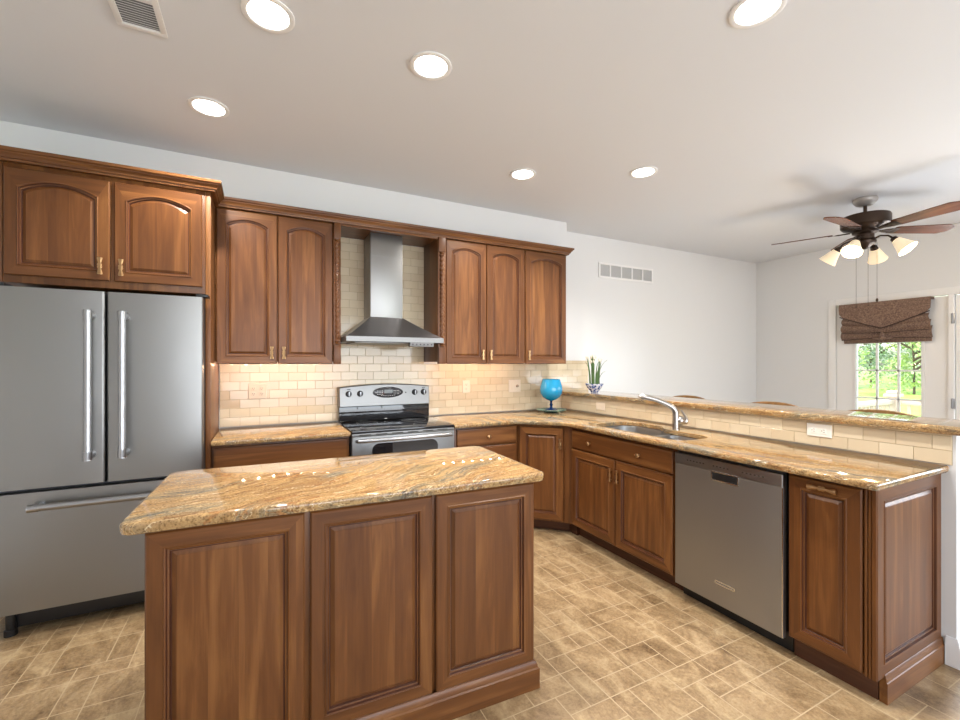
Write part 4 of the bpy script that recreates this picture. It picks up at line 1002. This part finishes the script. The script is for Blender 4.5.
# ------------------------------------------------------------------ outside
mb = MB(); V = []; F = []; nx, ny = 30, 40
for i in range(nx+1):
    for j in range(ny+1):
        x = 3.6+(i/nx)**1.6*110; y = -60+120*j/ny; z = -.62+.0135*(x-3.6)+.12*math.sin(x*.13+y*.05); V.append((x, y, z))
for i in range(nx):
    for j in range(ny): F.append((i*(ny+1)+j, (i+1)*(ny+1)+j, (i+1)*(ny+1)+j+1, i*(ny+1)+j+1))
lw = MB().add(V, F).build('lawn', GRASS); lw['kind'] = 'structure'
dk = MB().box(XR+.13, -7.0, -.18, 5.36, -.72, -.10)
o = dk.build('deck_floor', DECKF); o['kind'] = 'structure'
rl = thing('deck_railing', 'white deck railing with corner post outside the glass door', 'railing', (5.30, -.78, -.10))
MB().box(-1.80, -.035, .90, -.06, .035, .965, .004).box(-.035, -6.1, .90, .035, -.06, .965, .004).build('top_rail', DECK, rl)
MB().box(-1.80, -.02, .12, -.06, .02, .17).box(-.02, -6.1, .12, .02, -.06, .17).build('bottom_rail', DECK, rl)
ps = MB().box(-.055, -.055, .001, .055, .055, 1.0, .004).build('post', DECK, rl); MB().box(-.085, -.085, 1.001, .085, .085, 1.045, .006).box(-.065, -.065, 1.046, .065, .065, 1.09, .02).build('post_cap', DECK, ps)
for k in range(14): x = -.16-.115*k; MB().box(x-.016, -.016, .17, x+.016, .016, .90).build('baluster', DECK, rl)
for k in range(40): y = -.17-.145*k; MB().box(-.016, y-.016, .17, .016, y+.016, .90).build('baluster', DECK, rl)
def tree(name, label, cat, x, y, z, h, r, lm, seed, trunk=True, group='trees across the lawn', n=2600):
    rn = random.Random(seed); t = thing(name, label, cat, (x, y, z), 0, group)
    tb = MB().tube([(0, 0, -.1), (.1, .05, h*.3), (-.05, .1, h*.62)], [r*.025, r*.018, r*.01], 8)
    for k in range(9):
        a = rn.random()*2*PI; zz = h*(.22+.05*k); tb.tube([(.05, .05, zz), (math.cos(a)*r*.4, math.sin(a)*r*.4, zz+h*.12), (math.cos(a)*r*.8, math.sin(a)*r*.8, zz+h*.18)], [r*.028, r*.018, r*.006], 6)
    tb.build('trunk', BARK, t)
    lf = MB(); cl = [(rn.gauss(0, r*.42), rn.gauss(0, r*.42), h*(.06+.86*rn.random()) if trunk else h*(.1+.75*rn.random()), r*(.16+.18*rn.random())) for _ in range(34)]
    for _ in range(n):
        c_ = cl[rn.randrange(len(cl))]; d = Vector((rn.gauss(0, 1), rn.gauss(0, 1), rn.gauss(0, 1))).normalized()*c_[3]*(.6+.5*rn.random()); p = Vector(c_[:3])+d
        s = r*.035*(.6+.8*rn.random()); e1 = Vector((rn.gauss(0, 1), rn.gauss(0, 1), rn.gauss(0, 1))).normalized(); e2 = e1.cross(d).normalized() if e1.cross(d).length > 1e-3 else Vector((1, 0, 0))
        lf.add([p-e1*s, p-e2*s*.6, p+e1*s, p+e2*s*.6], [(0, 1, 2, 3)])
    lf.build('foliage', lm, t, smooth=False); return t
def zl(x, y): return -.62+.0135*(x-3.6)+.12*math.sin(x*.13+y*.05)
TRS = [(30, 7.2, 6, 2.6, LEAF1, 'pale green tree nearest the lawn, left in the door glass'), (36, 11.5, 7, 3.0, LEAF2, 'dusky green tree at the left edge of the door glass'),
      (44, 10.2, 6, 3.0, LEAF1, 'rounded light green tree in the middle of the door glass'), (36, 6.0, 7, 2.8, LEAF2, 'grey green tree right of the middle in the door glass'),
      (50, 1.5, 8, 3.4, LEAF1, 'bright green tree at the right edge of the door glass'), (58, 24.0, 11, 4.4, LEAF1, 'distant tall tree furthest across the lawn, left'), (58, 11.0, 12, 4.8, LEAF2, 'distant tall tree furthest across the lawn, right')]
for i, (x, y, h, r, lm, lb) in enumerate(TRS): tree('leafy_tree', lb, 'tree', x, y, zl(x, y), h, r, lm, i+20, n=3600)
for i, (x, y, lb) in enumerate([(40, 15.6, 'low dark bush at the lawn edge, left in the door glass'), (50, 15.0, 'low dark bush at the lawn edge, middle of the door glass'), (52, 6.2, 'low dark bush at the lawn edge, right in the door glass')]):
    tree('round_bush', lb, 'bush', x, y, zl(x, y), 2.2, 1.8, LEAF2, i+60, trunk=False, group='bushes at the lawn edge', n=1200)
